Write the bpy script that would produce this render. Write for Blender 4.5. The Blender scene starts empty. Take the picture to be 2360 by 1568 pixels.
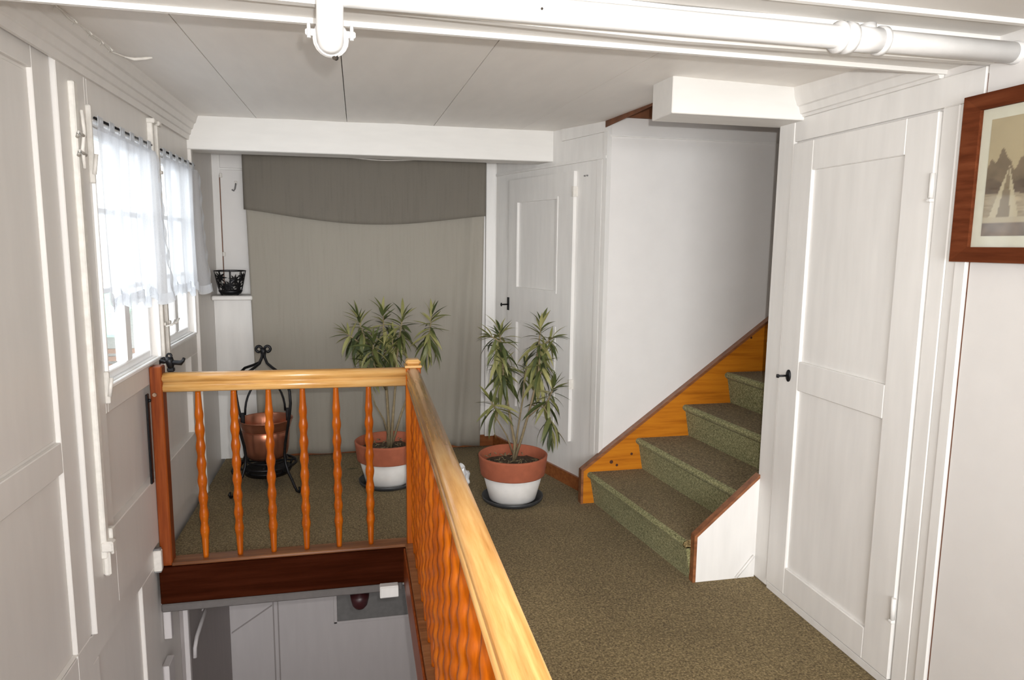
import bpy, bmesh, math, random
from mathutils import Vector, Matrix, noise

random.seed(7)
S = bpy.context.scene
COL = S.collection

# ------------------------------------------------------------------ camera
cd = bpy.data.cameras.new('camera')
cam = bpy.data.objects.new('camera', cd)
COL.objects.link(cam)
YAW, PIT, ROL = math.radians(12.55), math.radians(7.8), 0.0115
fw = Vector((math.sin(YAW) * math.cos(PIT), math.cos(YAW) * math.cos(PIT), -math.sin(PIT)))
r0 = Vector((math.cos(YAW), -math.sin(YAW), 0))
u0 = r0.cross(fw)
rr = r0 * math.cos(ROL) + u0 * math.sin(ROL)
uu = u0 * math.cos(ROL) - r0 * math.sin(ROL)
M = Matrix((rr, uu, -fw)).transposed().to_4x4()
M.translation = (0, 0, 1.5)
cam.matrix_world = M
cd.sensor_fit = 'HORIZONTAL'
cd.sensor_width = 36
cd.lens = 1600 * 36 / 2360
cd.clip_start = 0.02
S.camera = cam

# ------------------------------------------------------------------ light
w = bpy.data.worlds.new('overcast_sky')
S.world = w
w.use_nodes = True
w.node_tree.nodes['Background'].inputs[0].default_value = (0.93, 0.97, 1.0, 1)
w.node_tree.nodes['Background'].inputs[1].default_value = 3.6


def light(name, kind, energy, loc, rot=(0, 0, 0), color=(1, 1, 1), **kw):
    ld = bpy.data.lights.new(name, kind)
    ld.energy = energy
    ld.color = color
    for k, v in kw.items():
        setattr(ld, k, v)
    o = bpy.data.objects.new(name, ld)
    o.location = loc
    o.rotation_euler = rot
    COL.objects.link(o)
    return o


flash = light('camera_flash', 'SPOT', 156, (0.045, -0.02, 1.57), color=(1.0, 0.985, 0.965), shadow_soft_size=0.012,
              spot_size=math.radians(102), spot_blend=1.0)
flash.rotation_euler = Vector((0.24, 1.0, 0.0)).to_track_quat('-Z', 'Y').to_euler()
light('rear_fill_light', 'AREA', 136, (0.25, -2.42, 1.35), (math.radians(102), 0, 0), (0.98, 0.985, 1.0),  # added fill from behind the viewpoint, no source is known there
      shape='RECTANGLE', size=2.2, size_y=1.3)
light('stairwell_fill_light', 'AREA', 11, (-0.36, 1.2, -0.9), (math.radians(55), 0, 0), (1.0, 0.95, 0.96),  # added fill that brightens the lower storey
      shape='RECTANGLE', size=0.9, size_y=0.9)

vs = S.view_settings
vs.view_transform = 'Standard'
try:
    vs.look = 'None'
except Exception:
    pass
vs.exposure = 0.11
vs.gamma = 1.0
vs.use_curve_mapping = False
try:
    S.cycles.use_denoising = True
    S.cycles.max_bounces = 10
    S.cycles.diffuse_bounces = 6
    S.cycles.transparent_max_bounces = 16
except Exception:
    pass


# ------------------------------------------------------------------ materials
def rgb(*c):
    return (c[0], c[1], c[2], 1)


def new_mat(name):
    m = bpy.data.materials.new(name)
    m.use_nodes = True
    nt = m.node_tree
    return m, nt, nt.nodes['Principled BSDF']


def nd(nt, t, **kw):
    n = nt.nodes.new(t)
    for k, v in kw.items():
        if hasattr(n, k) and not isinstance(k, int):
            try:
                setattr(n, k, v)
                continue
            except Exception:
                pass
        n.inputs[k].default_value = v
    return n


def coords(nt, scale=(1, 1, 1), rot=(0, 0, 0), kind='Object'):
    tc = nt.nodes.new('ShaderNodeTexCoord')
    mp = nt.nodes.new('ShaderNodeMapping')
    mp.inputs['Scale'].default_value = scale
    mp.inputs['Rotation'].default_value = rot
    nt.links.new(tc.outputs[kind], mp.inputs['Vector'])
    return mp.outputs['Vector']


def noise_tex(nt, vec, scale, detail=3, rough=0.5):
    n = nt.nodes.new('ShaderNodeTexNoise')
    n.inputs['Scale'].default_value = scale
    n.inputs['Detail'].default_value = detail
    n.inputs['Roughness'].default_value = rough
    nt.links.new(vec, n.inputs['Vector'])
    return n.outputs['Fac']


def ramp(nt, fac, stops):
    r = nt.nodes.new('ShaderNodeValToRGB')
    e = r.color_ramp.elements
    while len(e) < len(stops):
        e.new(0.5)
    for i, (p, c) in enumerate(stops):
        e[i].position = p
        e[i].color = rgb(*c)
    nt.links.new(fac, r.inputs['Fac'])
    return r.outputs['Color']


def bump(nt, bsdf, fac, strength=0.2, dist=0.002):
    b = nt.nodes.new('ShaderNodeBump')
    b.inputs['Strength'].default_value = strength
    b.inputs['Distance'].default_value = dist
    nt.links.new(fac, b.inputs['Height'])
    nt.links.new(b.outputs['Normal'], bsdf.inputs['Normal'])


def paint(name, c, rough=0.45, var=0.05, grain=(4, 4, 0.6), strength=0.05):
    """old brush paint on wood: faint vertical grain and a little yellowing"""
    m, nt, b = new_mat(name)
    v = coords(nt, grain)
    f = noise_tex(nt, v, 5, 3, 0.5)
    lo = tuple(x * (1 - var) for x in c)
    hi = tuple(min(1, x * (1 + var * 0.6)) for x in c)
    nt.links.new(ramp(nt, f, [(0.3, lo), (0.7, hi)]), b.inputs['Base Color'])
    b.inputs['Roughness'].default_value = rough
    f2 = noise_tex(nt, coords(nt, (14, 14, 2)), 12, 4, 0.6)
    bump(nt, b, f2, strength, 0.0015)
    return m


def wood(name, c1, c2, c3, axis=2, rough=0.28, coat=0.5, scale=1.0, fine=26, spec=0.35):
    m, nt, b = new_mat(name)
    sc = [fine * scale] * 3
    sc[axis] = 1.6 * scale
    v = coords(nt, sc)
    f = noise_tex(nt, v, 1.6, 6, 0.62)
    nt.links.new(ramp(nt, f, [(0.28, c1), (0.5, c2), (0.74, c3)]), b.inputs['Base Color'])
    b.inputs['Roughness'].default_value = rough
    b.inputs['Specular IOR Level'].default_value = spec
    b.inputs['Coat Weight'].default_value = coat
    b.inputs['Coat Roughness'].default_value = 0.18
    bump(nt, b, f, 0.08, 0.001)
    return m


def plain(name, c, rough=0.5, metal=0.0, var=0.08, sc=30, coat=0.0):
    m, nt, b = new_mat(name)
    f = noise_tex(nt, coords(nt), sc, 3)
    nt.links.new(ramp(nt, f, [(0.3, tuple(x * (1 - var) for x in c)), (0.7, tuple(min(1, x * (1 + var)) for x in c))]),
                 b.inputs['Base Color'])
    b.inputs['Roughness'].default_value = rough
    b.inputs['Metallic'].default_value = metal
    b.inputs['Coat Weight'].default_value = coat
    return m


def carpet(name, cols, sc=150):
    m, nt, b = new_mat(name)
    v = coords(nt)
    f = noise_tex(nt, v, sc, 4, 0.75)
    f2 = noise_tex(nt, v, 2.2, 2)
    mx = nt.nodes.new('ShaderNodeMath')
    mx.operation = 'MULTIPLY_ADD'
    nt.links.new(f2, mx.inputs[0])
    mx.inputs[1].default_value = 0.12
    nt.links.new(f, mx.inputs[2])
    nt.links.new(ramp(nt, mx.outputs[0], [(0.40, cols[0]), (0.52, cols[1]), (0.60, cols[2]), (0.72, cols[3])]),
                 b.inputs['Base Color'])
    b.inputs['Roughness'].default_value = 0.95
    b.inputs['Specular IOR Level'].default_value = 0.1
    b.inputs['Sheen Weight'].default_value = 0.1
    bump(nt, b, f, 0.7, 0.006)
    return m


def cloth(name, c, trans=0.0, transl=0.4, weave=420, var=0.06):
    m, nt, b = new_mat(name)
    nt.nodes.remove(b)
    out = nt.nodes['Material Output']
    v = coords(nt, (1, 1, 1))
    f = noise_tex(nt, coords(nt, (14, 14, 0.8)), 4, 3, 0.5)
    f2 = noise_tex(nt, v, weave, 1)
    mixf = nt.nodes.new('ShaderNodeMath')
    mixf.operation = 'ADD'
    nt.links.new(f, mixf.inputs[0])
    nt.links.new(f2, mixf.inputs[1])
    colr = ramp(nt, mixf.outputs[0], [(0.75, tuple(x * (1 - var) for x in c)), (1.0, tuple(min(1, x * (1 + var)) for x in c))])
    d = nt.nodes.new('ShaderNodeBsdfDiffuse')
    t = nt.nodes.new('ShaderNodeBsdfTranslucent')
    p = nt.nodes.new('ShaderNodeBsdfTransparent')
    nt.links.new(colr, d.inputs['Color'])
    nt.links.new(colr, t.inputs['Color'])
    m1 = nt.nodes.new('ShaderNodeMixShader')
    m1.inputs[0].default_value = transl
    nt.links.new(d.outputs[0], m1.inputs[1])
    nt.links.new(t.outputs[0], m1.inputs[2])
    m2 = nt.nodes.new('ShaderNodeMixShader')
    m2.inputs[0].default_value = trans
    nt.links.new(m1.outputs[0], m2.inputs[1])
    nt.links.new(p.outputs[0], m2.inputs[2])
    nt.links.new(m2.outputs[0], out.inputs['Surface'])
    return m


def glass_pane(name):
    m, nt, b = new_mat(name)
    nt.nodes.remove(b)
    out = nt.nodes['Material Output']
    g = nt.nodes.new('ShaderNodeBsdfGlossy')
    g.inputs['Roughness'].default_value = 0.03
    t = nt.nodes.new('ShaderNodeBsdfTransparent')
    f = noise_tex(nt, coords(nt), 2.0, 2)
    t.inputs['Color'].default_value = (0.97, 0.98, 0.98, 1)
    mx = nt.nodes.new('ShaderNodeMixShader')
    mx.inputs[0].default_value = 0.04
    nt.links.new(t.outputs[0], mx.inputs[1])
    nt.links.new(g.outputs[0], mx.inputs[2])
    nt.links.new(mx.outputs[0], out.inputs['Surface'])
    return m


WHITE = paint('white_gloss_paint', (0.76, 0.745, 0.72))
WHITE2 = paint('white_wall_paint', (0.71, 0.69, 0.67), 0.6, 0.02, (2, 2, 2), 0.05)
BEAMW = paint('cream_beam_paint', (0.72, 0.705, 0.675), 0.5, 0.03, (1, 5, 5))
CEILW = paint('ceiling_paint', (0.84, 0.81, 0.77), 0.5, 0.03, (3, 0.7, 3))
LEFTW = paint('left_panelling_paint', (0.70, 0.67, 0.635), 0.42, 0.03)
PIPEW = plain('pipe_paint', (0.64, 0.63, 0.615), 0.3, 0, 0.04, 18)
GAP = plain('dark_gap', (0.03, 0.022, 0.015), 0.9)
BROWNGAP = plain('bare_brown_wood', (0.17, 0.06, 0.022), 0.7, 0, 0.25, 14)
CARPET = carpet('brown_olive_carpet', [(0.05, 0.034, 0.012), (0.148, 0.105, 0.045), (0.205, 0.152, 0.068), (0.38, 0.285, 0.145)], 120)
RISERC = carpet('riser_carpet_pile_sheen', [(0.07, 0.067, 0.022), (0.195, 0.190, 0.085), (0.275, 0.262, 0.125), (0.46, 0.43, 0.24)], 120)  # tread carpet again, with the greener sheen of upright pile put into the colour
HONEY_X = wood('honey_varnished_rail_wood', (0.38, 0.16, 0.03), (0.64, 0.35, 0.11), (0.76, 0.49, 0.21), 0, 0.26, 0.4)
HONEY_Y = wood('honey_varnished_rail_wood_long', (0.32, 0.14, 0.03), (0.50, 0.265, 0.085), (0.62, 0.385, 0.15), 1, 0.26, 0.4)
HONEY_Z = wood('orange_varnished_spindle_wood', (0.23, 0.042, 0.002), (0.40, 0.086, 0.003), (0.53, 0.145, 0.006), 2, 0.3, 0.2, 1.0, 20, 0.2)
POSTW = wood('red_brown_post_wood', (0.13, 0.022, 0.004), (0.22, 0.045, 0.007), (0.30, 0.075, 0.014), 2, 0.4, 0.1, spec=0.2)
FASCIA = wood('dark_mahogany_fascia_wood', (0.022, 0.005, 0.002), (0.034, 0.0075, 0.003), (0.05, 0.012, 0.005), 0, 0.7, 0.0, spec=0.0)
PLANK = wood('worn_brown_plank_wood', (0.10, 0.035, 0.012), (0.20, 0.075, 0.026), (0.30, 0.14, 0.06), 0, 0.4, 0.3)
STRING = wood('orange_pine_stringer_wood', (0.32, 0.095, 0.006), (0.50, 0.165, 0.010), (0.60, 0.225, 0.014), 0, 0.5, 0.0, spec=0.15)
TRIMW = wood('brown_edge_trim_wood', (0.13, 0.045, 0.016), (0.23, 0.085, 0.032), (0.32, 0.13, 0.055), 0, 0.4, 0.3)
BASEW = wood('orange_brown_baseboard_wood', (0.16, 0.045, 0.012), (0.27, 0.085, 0.024), (0.36, 0.125, 0.04), 0, 0.4, 0.3)
KNOT = plain('dark_pine_knot', (0.07, 0.02, 0.006), 0.5)
FRAMEW = wood('dark_red_brown_frame_wood', (0.065, 0.016, 0.006), (0.115, 0.031, 0.012), (0.165, 0.05, 0.02), 1, 0.6, 0.0, spec=0.03)
IRON = plain('black_wrought_iron', (0.018, 0.018, 0.02), 0.42, 0.7, 0.2, 60)
COPPER = plain('dull_copper', (0.52, 0.215, 0.135), 0.3, 0.9, 0.12, 8)
TERRA = plain('terracotta_clay', (0.37, 0.105, 0.052), 0.85, 0, 0.1, 22)
POTW = plain('white_painted_clay', (0.73, 0.715, 0.69), 0.6, 0, 0.05, 16)
SOIL = plain('dry_potting_soil', (0.07, 0.05, 0.03), 0.95, 0, 0.5, 60)
SAUCER = plain('dark_grey_plastic', (0.035, 0.037, 0.04), 0.45)
STEM = plain('grey_brown_bark', (0.23, 0.18, 0.10), 0.8, 0, 0.2, 50)
CURT = cloth('sheer_grey_linen', (0.42, 0.39, 0.335), 0.22, 0.12, var=0.035)
VAL = cloth('grey_linen_valance', (0.20, 0.182, 0.153), 0.05, 0.12)
NET = cloth('white_net', (0.84, 0.86, 0.90), 0.30, 0.60, 300, 0.05)
NETE = cloth('white_net_hem', (0.78, 0.80, 0.83), 0.12, 0.45, 300, 0.05)
GLASS = glass_pane('window_glass')
SASH = plain('white_sash_paint', (0.92, 0.92, 0.92), 0.4, 0, 0.02)
MATB = plain('cream_mount_card', (0.66, 0.62, 0.50), 0.85, 0, 0.03)
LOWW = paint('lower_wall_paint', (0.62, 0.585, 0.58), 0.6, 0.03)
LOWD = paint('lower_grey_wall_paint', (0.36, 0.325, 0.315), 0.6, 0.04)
BAGM = plain('white_plastic_film', (0.82, 0.83, 0.84), 0.3, 0, 0.03, 12, 0.3)
BRASS = plain('old_white_painted_iron', (0.70, 0.67, 0.62), 0.45, 0, 0.08, 40)
RUST = plain('rusty_bolt_head', (0.35, 0.22, 0.14), 0.6, 0.3, 0.3, 60)
RED = plain('dark_red_enamel', (0.035, 0.006, 0.008), 0.4)
GREYM = plain('grey_panel', (0.20, 0.195, 0.19), 0.6)


def leaf_mat():
    m, nt, b = new_mat('oleander_leaf')
    oi = nt.nodes.new('ShaderNodeObjectInfo')
    c = ramp(nt, oi.outputs['Random'], [(0.0, (0.035, 0.050, 0.016)), (0.35, (0.085, 0.105, 0.03)),
                                        (0.65, (0.19, 0.195, 0.06)), (1.0, (0.36, 0.34, 0.14))])
    f = noise_tex(nt, coords(nt), 40, 2)
    mx = nt.nodes.new('ShaderNodeMix')
    mx.data_type = 'RGBA'
    mx.blend_type = 'MULTIPLY'
    mx.inputs[0].default_value = 0.35
    nt.links.new(c, mx.inputs[6])
    nt.links.new(ramp(nt, f, [(0.3, (0.7, 0.7, 0.7)), (0.7, (1, 1, 1))]), mx.inputs[7])
    nt.links.new(mx.outputs[2], b.inputs['Base Color'])
    b.inputs['Roughness'].default_value = 0.5
    return m


LEAF = leaf_mat()


def attr_mat(name, rough=0.5):
    m, nt, b = new_mat(name)
    a = nt.nodes.new('ShaderNodeAttribute')
    a.attribute_name = 'print'
    nt.links.new(a.outputs['Color'], b.inputs['Base Color'])
    b.inputs['Roughness'].default_value = rough
    return m


# ------------------------------------------------------------------ mesh tools
ORG = {}


class MB:
    def __init__(self):
        self.v, self.f, self.sm = [], [], []

    def add(self, vs, fs, smooth=False):
        n = len(self.v)
        self.v += [Vector(p) for p in vs]
        self.f += [tuple(i + n for i in f) for f in fs]
        self.sm += [smooth] * len(fs)
        return self

    def box(self, x0, x1, y0, y1, z0, z1):
        return self.add([(x0, y0, z0), (x1, y0, z0), (x1, y1, z0), (x0, y1, z0),
                         (x0, y0, z1), (x1, y0, z1), (x1, y1, z1), (x0, y1, z1)],
                        [(3, 2, 1, 0), (4, 5, 6, 7), (0, 1, 5, 4), (1, 2, 6, 5), (2, 3, 7, 6), (3, 0, 4, 7)])

    def cbox(self, x0, x1, y0, y1, z0, z1, c=0.004):
        """box with chamfered edges (all twelve)"""
        bm = bmesh.new()
        bmesh.ops.create_cube(bm, size=1)
        for v in bm.verts:
            v.co = Vector(((x0 + x1) / 2 + v.co.x * (x1 - x0), (y0 + y1) / 2 + v.co.y * (y1 - y0), (z0 + z1) / 2 + v.co.z * (z1 - z0)))
        c = min(c, 0.45 * min(x1 - x0, y1 - y0, z1 - z0))
        bmesh.ops.bevel(bm, geom=list(bm.edges), offset=c, segments=1, affect='EDGES')
        return self.from_bm(bm)

    def from_bm(self, bm, smooth=False):
        bm.verts.index_update()
        vs = [v.co.copy() for v in bm.verts]
        fs = [tuple(v.index for v in f.verts) for f in bm.faces]
        bm.free()
        return self.add(vs, fs, smooth)

    def prism(self, a, b, smooth=False):
        """two matching 3-D polygons joined into a solid"""
        n = len(a)
        fs = [tuple(range(n))[::-1], tuple(range(n, 2 * n))]
        fs += [(i, (i + 1) % n, n + (i + 1) % n, n + i) for i in range(n)]
        return self.add(list(a) + list(b), fs, smooth)

    def tube(self, pts, r, seg=8, closed=False, cap=True):
        pts = [Vector(p) for p in pts]
        n = len(pts)
        rs = r if isinstance(r, (list, tuple)) else [r] * n
        vs = []
        prev = None
        for i, p in enumerate(pts):
            if closed:
                t = pts[(i + 1) % n] - pts[i - 1]
            else:
                t = pts[min(i + 1, n - 1)] - pts[max(i - 1, 0)]
            t.normalize()
            if prev is None:
                a = Vector((0, 0, 1)) if abs(t.z) < 0.9 else Vector((1, 0, 0))
                u = t.cross(a).normalized()
            else:
                u = (prev - t * prev.dot(t)).normalized()
            prev = u
            v = t.cross(u)
            for k in range(seg):
                an = 2 * math.pi * k / seg
                vs.append(p + (u * math.cos(an) + v * math.sin(an)) * rs[i])
        fs = []
        m = n if closed else n - 1
        for i in range(m):
            j = (i + 1) % n
            for k in range(seg):
                l = (k + 1) % seg
                fs.append((i * seg + k, i * seg + l, j * seg + l, j * seg + k))
        self.add(vs, fs, True)
        if cap and not closed:
            q = len(self.v) - n * seg
            self.f += [tuple(q + k for k in range(seg))[::-1], tuple(q + (n - 1) * seg + k for k in range(seg))]
            self.sm += [False, False]
        return self

    def lathe(self, prof, c=(0, 0, 0), seg=24, cap0=True, cap1=True):
        vs = []
        for (r, z) in prof:
            for k in range(seg):
                a = 2 * math.pi * k / seg
                vs.append((c[0] + r * math.cos(a), c[1] + r * math.sin(a), c[2] + z))
        fs = []
        for i in range(len(prof) - 1):
            for k in range(seg):
                l = (k + 1) % seg
                fs.append((i * seg + k, i * seg + l, (i + 1) * seg + l, (i + 1) * seg + k))
        self.add(vs, fs, True)
        q = len(self.v) - len(prof) * seg
        if cap0:
            self.f.append(tuple(q + k for k in range(seg))[::-1]); self.sm.append(False)
        if cap1:
            self.f.append(tuple(q + (len(prof) - 1) * seg + k for k in range(seg))); self.sm.append(False)
        return self

    def grid(self, fn, nu, nv, thick=0.0):
        """surface fn(u,v), u,v in 0..1; thick gives it a second side along its normal"""
        P = [[Vector(fn(i / nu, j / nv)) for j in range(nv + 1)] for i in range(nu + 1)]
        vs = [p for row in P for p in row]
        w_ = nv + 1
        fs = [(i * w_ + j, (i + 1) * w_ + j, (i + 1) * w_ + j + 1, i * w_ + j + 1) for i in range(nu) for j in range(nv)]
        return self.add(vs, fs, True)

    def build(self, name, mat, parent=None, origin=None, auto=True):
        o0 = ORG.get(parent.name, Vector((0, 0, 0))) if parent is not None else Vector((0, 0, 0))
        o = bpy.data.objects.new(name, None)
        bpy.data.objects.remove(o)
        me = bpy.data.meshes.new(name)
        if origin is None:
            if parent is None:
                xs = [p.x for p in self.v]; ys = [p.y for p in self.v]; zs = [p.z for p in self.v]
                origin = Vector(((min(xs) + max(xs)) / 2, (min(ys) + max(ys)) / 2, min(zs)))
            else:
                origin = o0
        origin = Vector(origin)
        me.from_pydata([p - origin for p in self.v], [], self.f)
        me.polygons.foreach_set('use_smooth', self.sm)
        bm = bmesh.new()
        bm.from_mesh(me)
        bmesh.ops.recalc_face_normals(bm, faces=bm.faces)
        bm.to_mesh(me)
        bm.free()
        me.materials.append(mat)
        me.update()
        ob = bpy.data.objects.new(name, me)
        ob.location = origin - o0 if parent is not None else origin
        COL.objects.link(ob)
        if parent is not None:
            ob.parent = parent
        ORG[ob.name] = origin
        return ob


def solidify(o, t):
    md = o.modifiers.new('thickness', 'SOLIDIFY')
    md.thickness = t
    md.offset = 0
    return o


def thing(name, label, cat, loc, group=None):
    o = bpy.data.objects.new(name, None)
    o.empty_display_size = 0.05
    COL.objects.link(o)
    o.location = loc
    ORG[o.name] = Vector(loc)
    return tag(o, label, cat, group)


def tag(o, label, cat, group=None):
    o['label'] = label
    o['category'] = cat
    if group:
        o['group'] = group
    return o


def struct(o, label=None):
    o['kind'] = 'structure'
    if label:
        o['label'] = label
    return o


def sroot(name, label=None, loc=(0, 0, 0)):
    o = bpy.data.objects.new(name, None)
    COL.objects.link(o)
    o.location = loc
    ORG[o.name] = Vector(loc)
    return struct(o, label)


def arc(c, r, a0, a1, n, plane='xz'):
    out = []
    for i in range(n + 1):
        a = math.radians(a0 + (a1 - a0) * i / n)
        p, q = r * math.cos(a), r * math.sin(a)
        out.append({'xz': (c[0] + p, c[1], c[2] + q), 'yz': (c[0], c[1] + p, c[2] + q), 'xy': (c[0] + p, c[1] + q, c[2])}[plane])
    return out


def zc(x, y):
    """height of the sagging board ceiling"""
    u = (x + 0.92) / 2.675
    v = (y - 1.85) / 2.45
    return (1 - v) * ((1 - u) * 2.19 + u * 2.10) + v * (2.195 + u * 0.012)


# ================================================================== FLOOR
fl = MB()
for (x0, x1, y0, y1) in [(-0.92, 3.2, 3.33, 5.3), (0.205, 3.2, 0.3, 3.33), (-0.92, 3.2, -2.5, 0.3)]:
    fl.box(x0, x1, y0, y1, -0.19, 0.0)
struct(fl.build('floor', CARPET), 'brown and olive flecked carpet on the landing around the stairwell')

# ================================================================== LEFT WALL (wood panelling, x = -0.92)
X0 = -0.92
lw = MB()
XB = -0.952
W1 = (2.805, 3.50, 0.965, 1.915)
W2 = (3.66, 4.25, 0.985, 1.915)
lw.box(-1.02, XB, -2.5, W1[0], -2.5, 2.4)
lw.box(-1.02, XB, W1[0], W1[1], -2.5, W1[2]); lw.box(-1.02, XB, W1[0], W1[1], W1[3], 2.4)
lw.box(-1.02, XB, W1[1], W2[0], -2.5, 2.4)
lw.box(-1.02, XB, W2[0], W2[1], -2.5, W2[2]); lw.box(-1.02, XB, W2[0], W2[1], W2[3], 2.4)
lw.box(-1.02, XB, W2[1], 5.3, -2.5, 2.4)
wl = struct(lw.build('wall_left', LEFTW), 'white painted wooden panelling with two windows beside the stairwell')


def lpiece(name, y0, y1, z0, z1, x=X0, xb=XB, c=0.003, mat=LEFTW):
    return MB().cbox(xb - 0.002, x, y0, y1, z0, z1, c).build(name, mat, wl)


# frame of stiles and rails over recessed panels
lpiece('stile', 2.545, 2.78, 0.12, 2.10)
lpiece('stile', 2.78, 2.803, 0.86, 2.10)
lpiece('rail', 2.803, 4.30, 1.918, 2.10)
lpiece('stile', 3.502, 3.658, 0.86, 1.918)
lpiece('rail', 2.803, 4.30, 0.86, 0.962)
lpiece('stile', 3.50, 3.60, 0.424, 0.86)
lpiece('rail', 2.78, 4.30, 0.12, 0.424)
lpiece('stile', 4.135, 4.30, 0.424, 0.86)
lpiece('stile', 4.252, 4.30, 0.962, 1.918)
lpiece('corner_board', 4.303, 4.345, 0.0, 2.10, -0.902)
lpiece('rail', 1.2, 3.33, 0.015, 0.117, -0.936)
lpiece('stile', 3.105, 3.33, -2.4, 0.015, -0.936)
lpiece('stile', 2.2, 2.59, -2.4, 0.015, -0.936)
# wide door leaf at the near end of the panelling
door2 = MB()
dn = sroot('door_2', 'wide white panelled door in the left wall, nearest the camera', (X0, 2.0, 0.12))
for nm, y0, y1, z0, z1 in [('stile', 2.412, 2.535, 0.125, 2.085), ('stile', 1.32, 1.44, 0.125, 2.085),
                           ('rail', 1.44, 2.412, 2.006, 2.085), ('rail', 1.44, 2.412, 0.757, 0.858), ('rail', 1.44, 2.412, 0.125, 0.128)]:
    MB().cbox(XB, -0.935, y0, y1, z0, z1, 0.0025).build(nm, LEFTW, dn)
MB().cbox(XB, -0.935, 2.41, 2.535, 0.0, 0.124, 0.0025).build('plinth', LEFTW, wl)
for z0, z1 in [(0.866, 1.998), (0.135, 0.75)]:
    MB().cbox(XB - 0.004, XB + 0.003, 1.455, 2.40, z0, z1, 0.004).build('panel', LEFTW, dn)
# recessed panels under the windows
for y0, y1, z0, z1 in [(2.79, 3.49, 0.434, 0.85), (3.61, 4.125, 0.434, 0.85)]:
    MB().cbox(XB - 0.002, XB + 0.004, y0, y1, z0, z1, 0.003).build('panel', LEFTW, wl)
# cornice
prof = [(-0.921, 2.062), (-0.908, 2.062), (-0.904, 2.088), (-0.897, 2.092), (-0.893, 2.118), (-0.885, 2.122), (-0.877, 2.15),
        (-0.868, 2.156), (-0.862, 2.178), (-0.852, 2.20), (-0.921, 2.20)]
co = MB().prism([(x, -0.5, z) for x, z in prof], [(x, 4.38, z) for x, z in prof])
struct(co.build('trim_1', LEFTW), 'stepped white cornice along the top of the left panelling')


# windows
def window(name, W, label):
    y0, y1, z0, z1 = W
    r = sroot(name, label, (-0.965, (y0 + y1) / 2, z0))
    xa, xb = -0.985, -0.945
    t = 0.034
    for nm, a in [('sash_stile', (y0 - .003, y0 + t, z0, z1)), ('sash_stile', (y1 - t, y1 + .003, z0, z1)),
                  ('sash_rail', (y0 + t, y1 - t, z1 - t, z1)), ('sash_rail', (y0 + t, y1 - t, z0, z0 + t))]:
        MB().cbox(xa, xb, *a, 0.004).build(nm, SASH, r)
    ym = (y0 + y1) / 2 + 0.01
    MB().cbox(xa, xb + 0.004, ym - 0.036, ym + 0.036, z0 + t, z1 - t, 0.006).build('meeting_stile', SASH, r)
    for zz in (z0 + (z1 - z0) * 0.36, z0 + (z1 - z0) * 0.68):
        for a, b in ((y0 + t, ym - .036), (ym + .036, y1 - t)):
            MB().cbox(xa + .006, xb - .004, a, b, zz - 0.011, zz + 0.011, 0.003).build('glazing_bar', SASH, r)
    for a, b in ((y0 + t, ym - .036), (ym + .036, y1 - t)):
        MB().box(-0.967, -0.964, a, b, z0 + t, z1 - t).build('pane', GLASS, r)
    # slim casing bead around the opening
    for a in [(y0 - .014, y0, z0 - .012, z1 + .012), (y1, y1 + .014, z0 - .012, z1 + .012), (y0, y1, z1, z1 + .012), (y0, y1, z0 - .016, z0)]:
        MB().cbox(-0.922, -0.908, *a, 0.003).build('casing_bead', SASH, r)
    # sill lining
    MB().box(-0.985, -0.93, y0, y1, z0 - 0.004, z0 + 0.002).build('inner_sill', SASH, r)
    return r


window('window_1', W1, 'nearer of the two white casement windows in the left wall')
window('window_2', W2, 'farther of the two white casement windows in the left wall')


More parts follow.
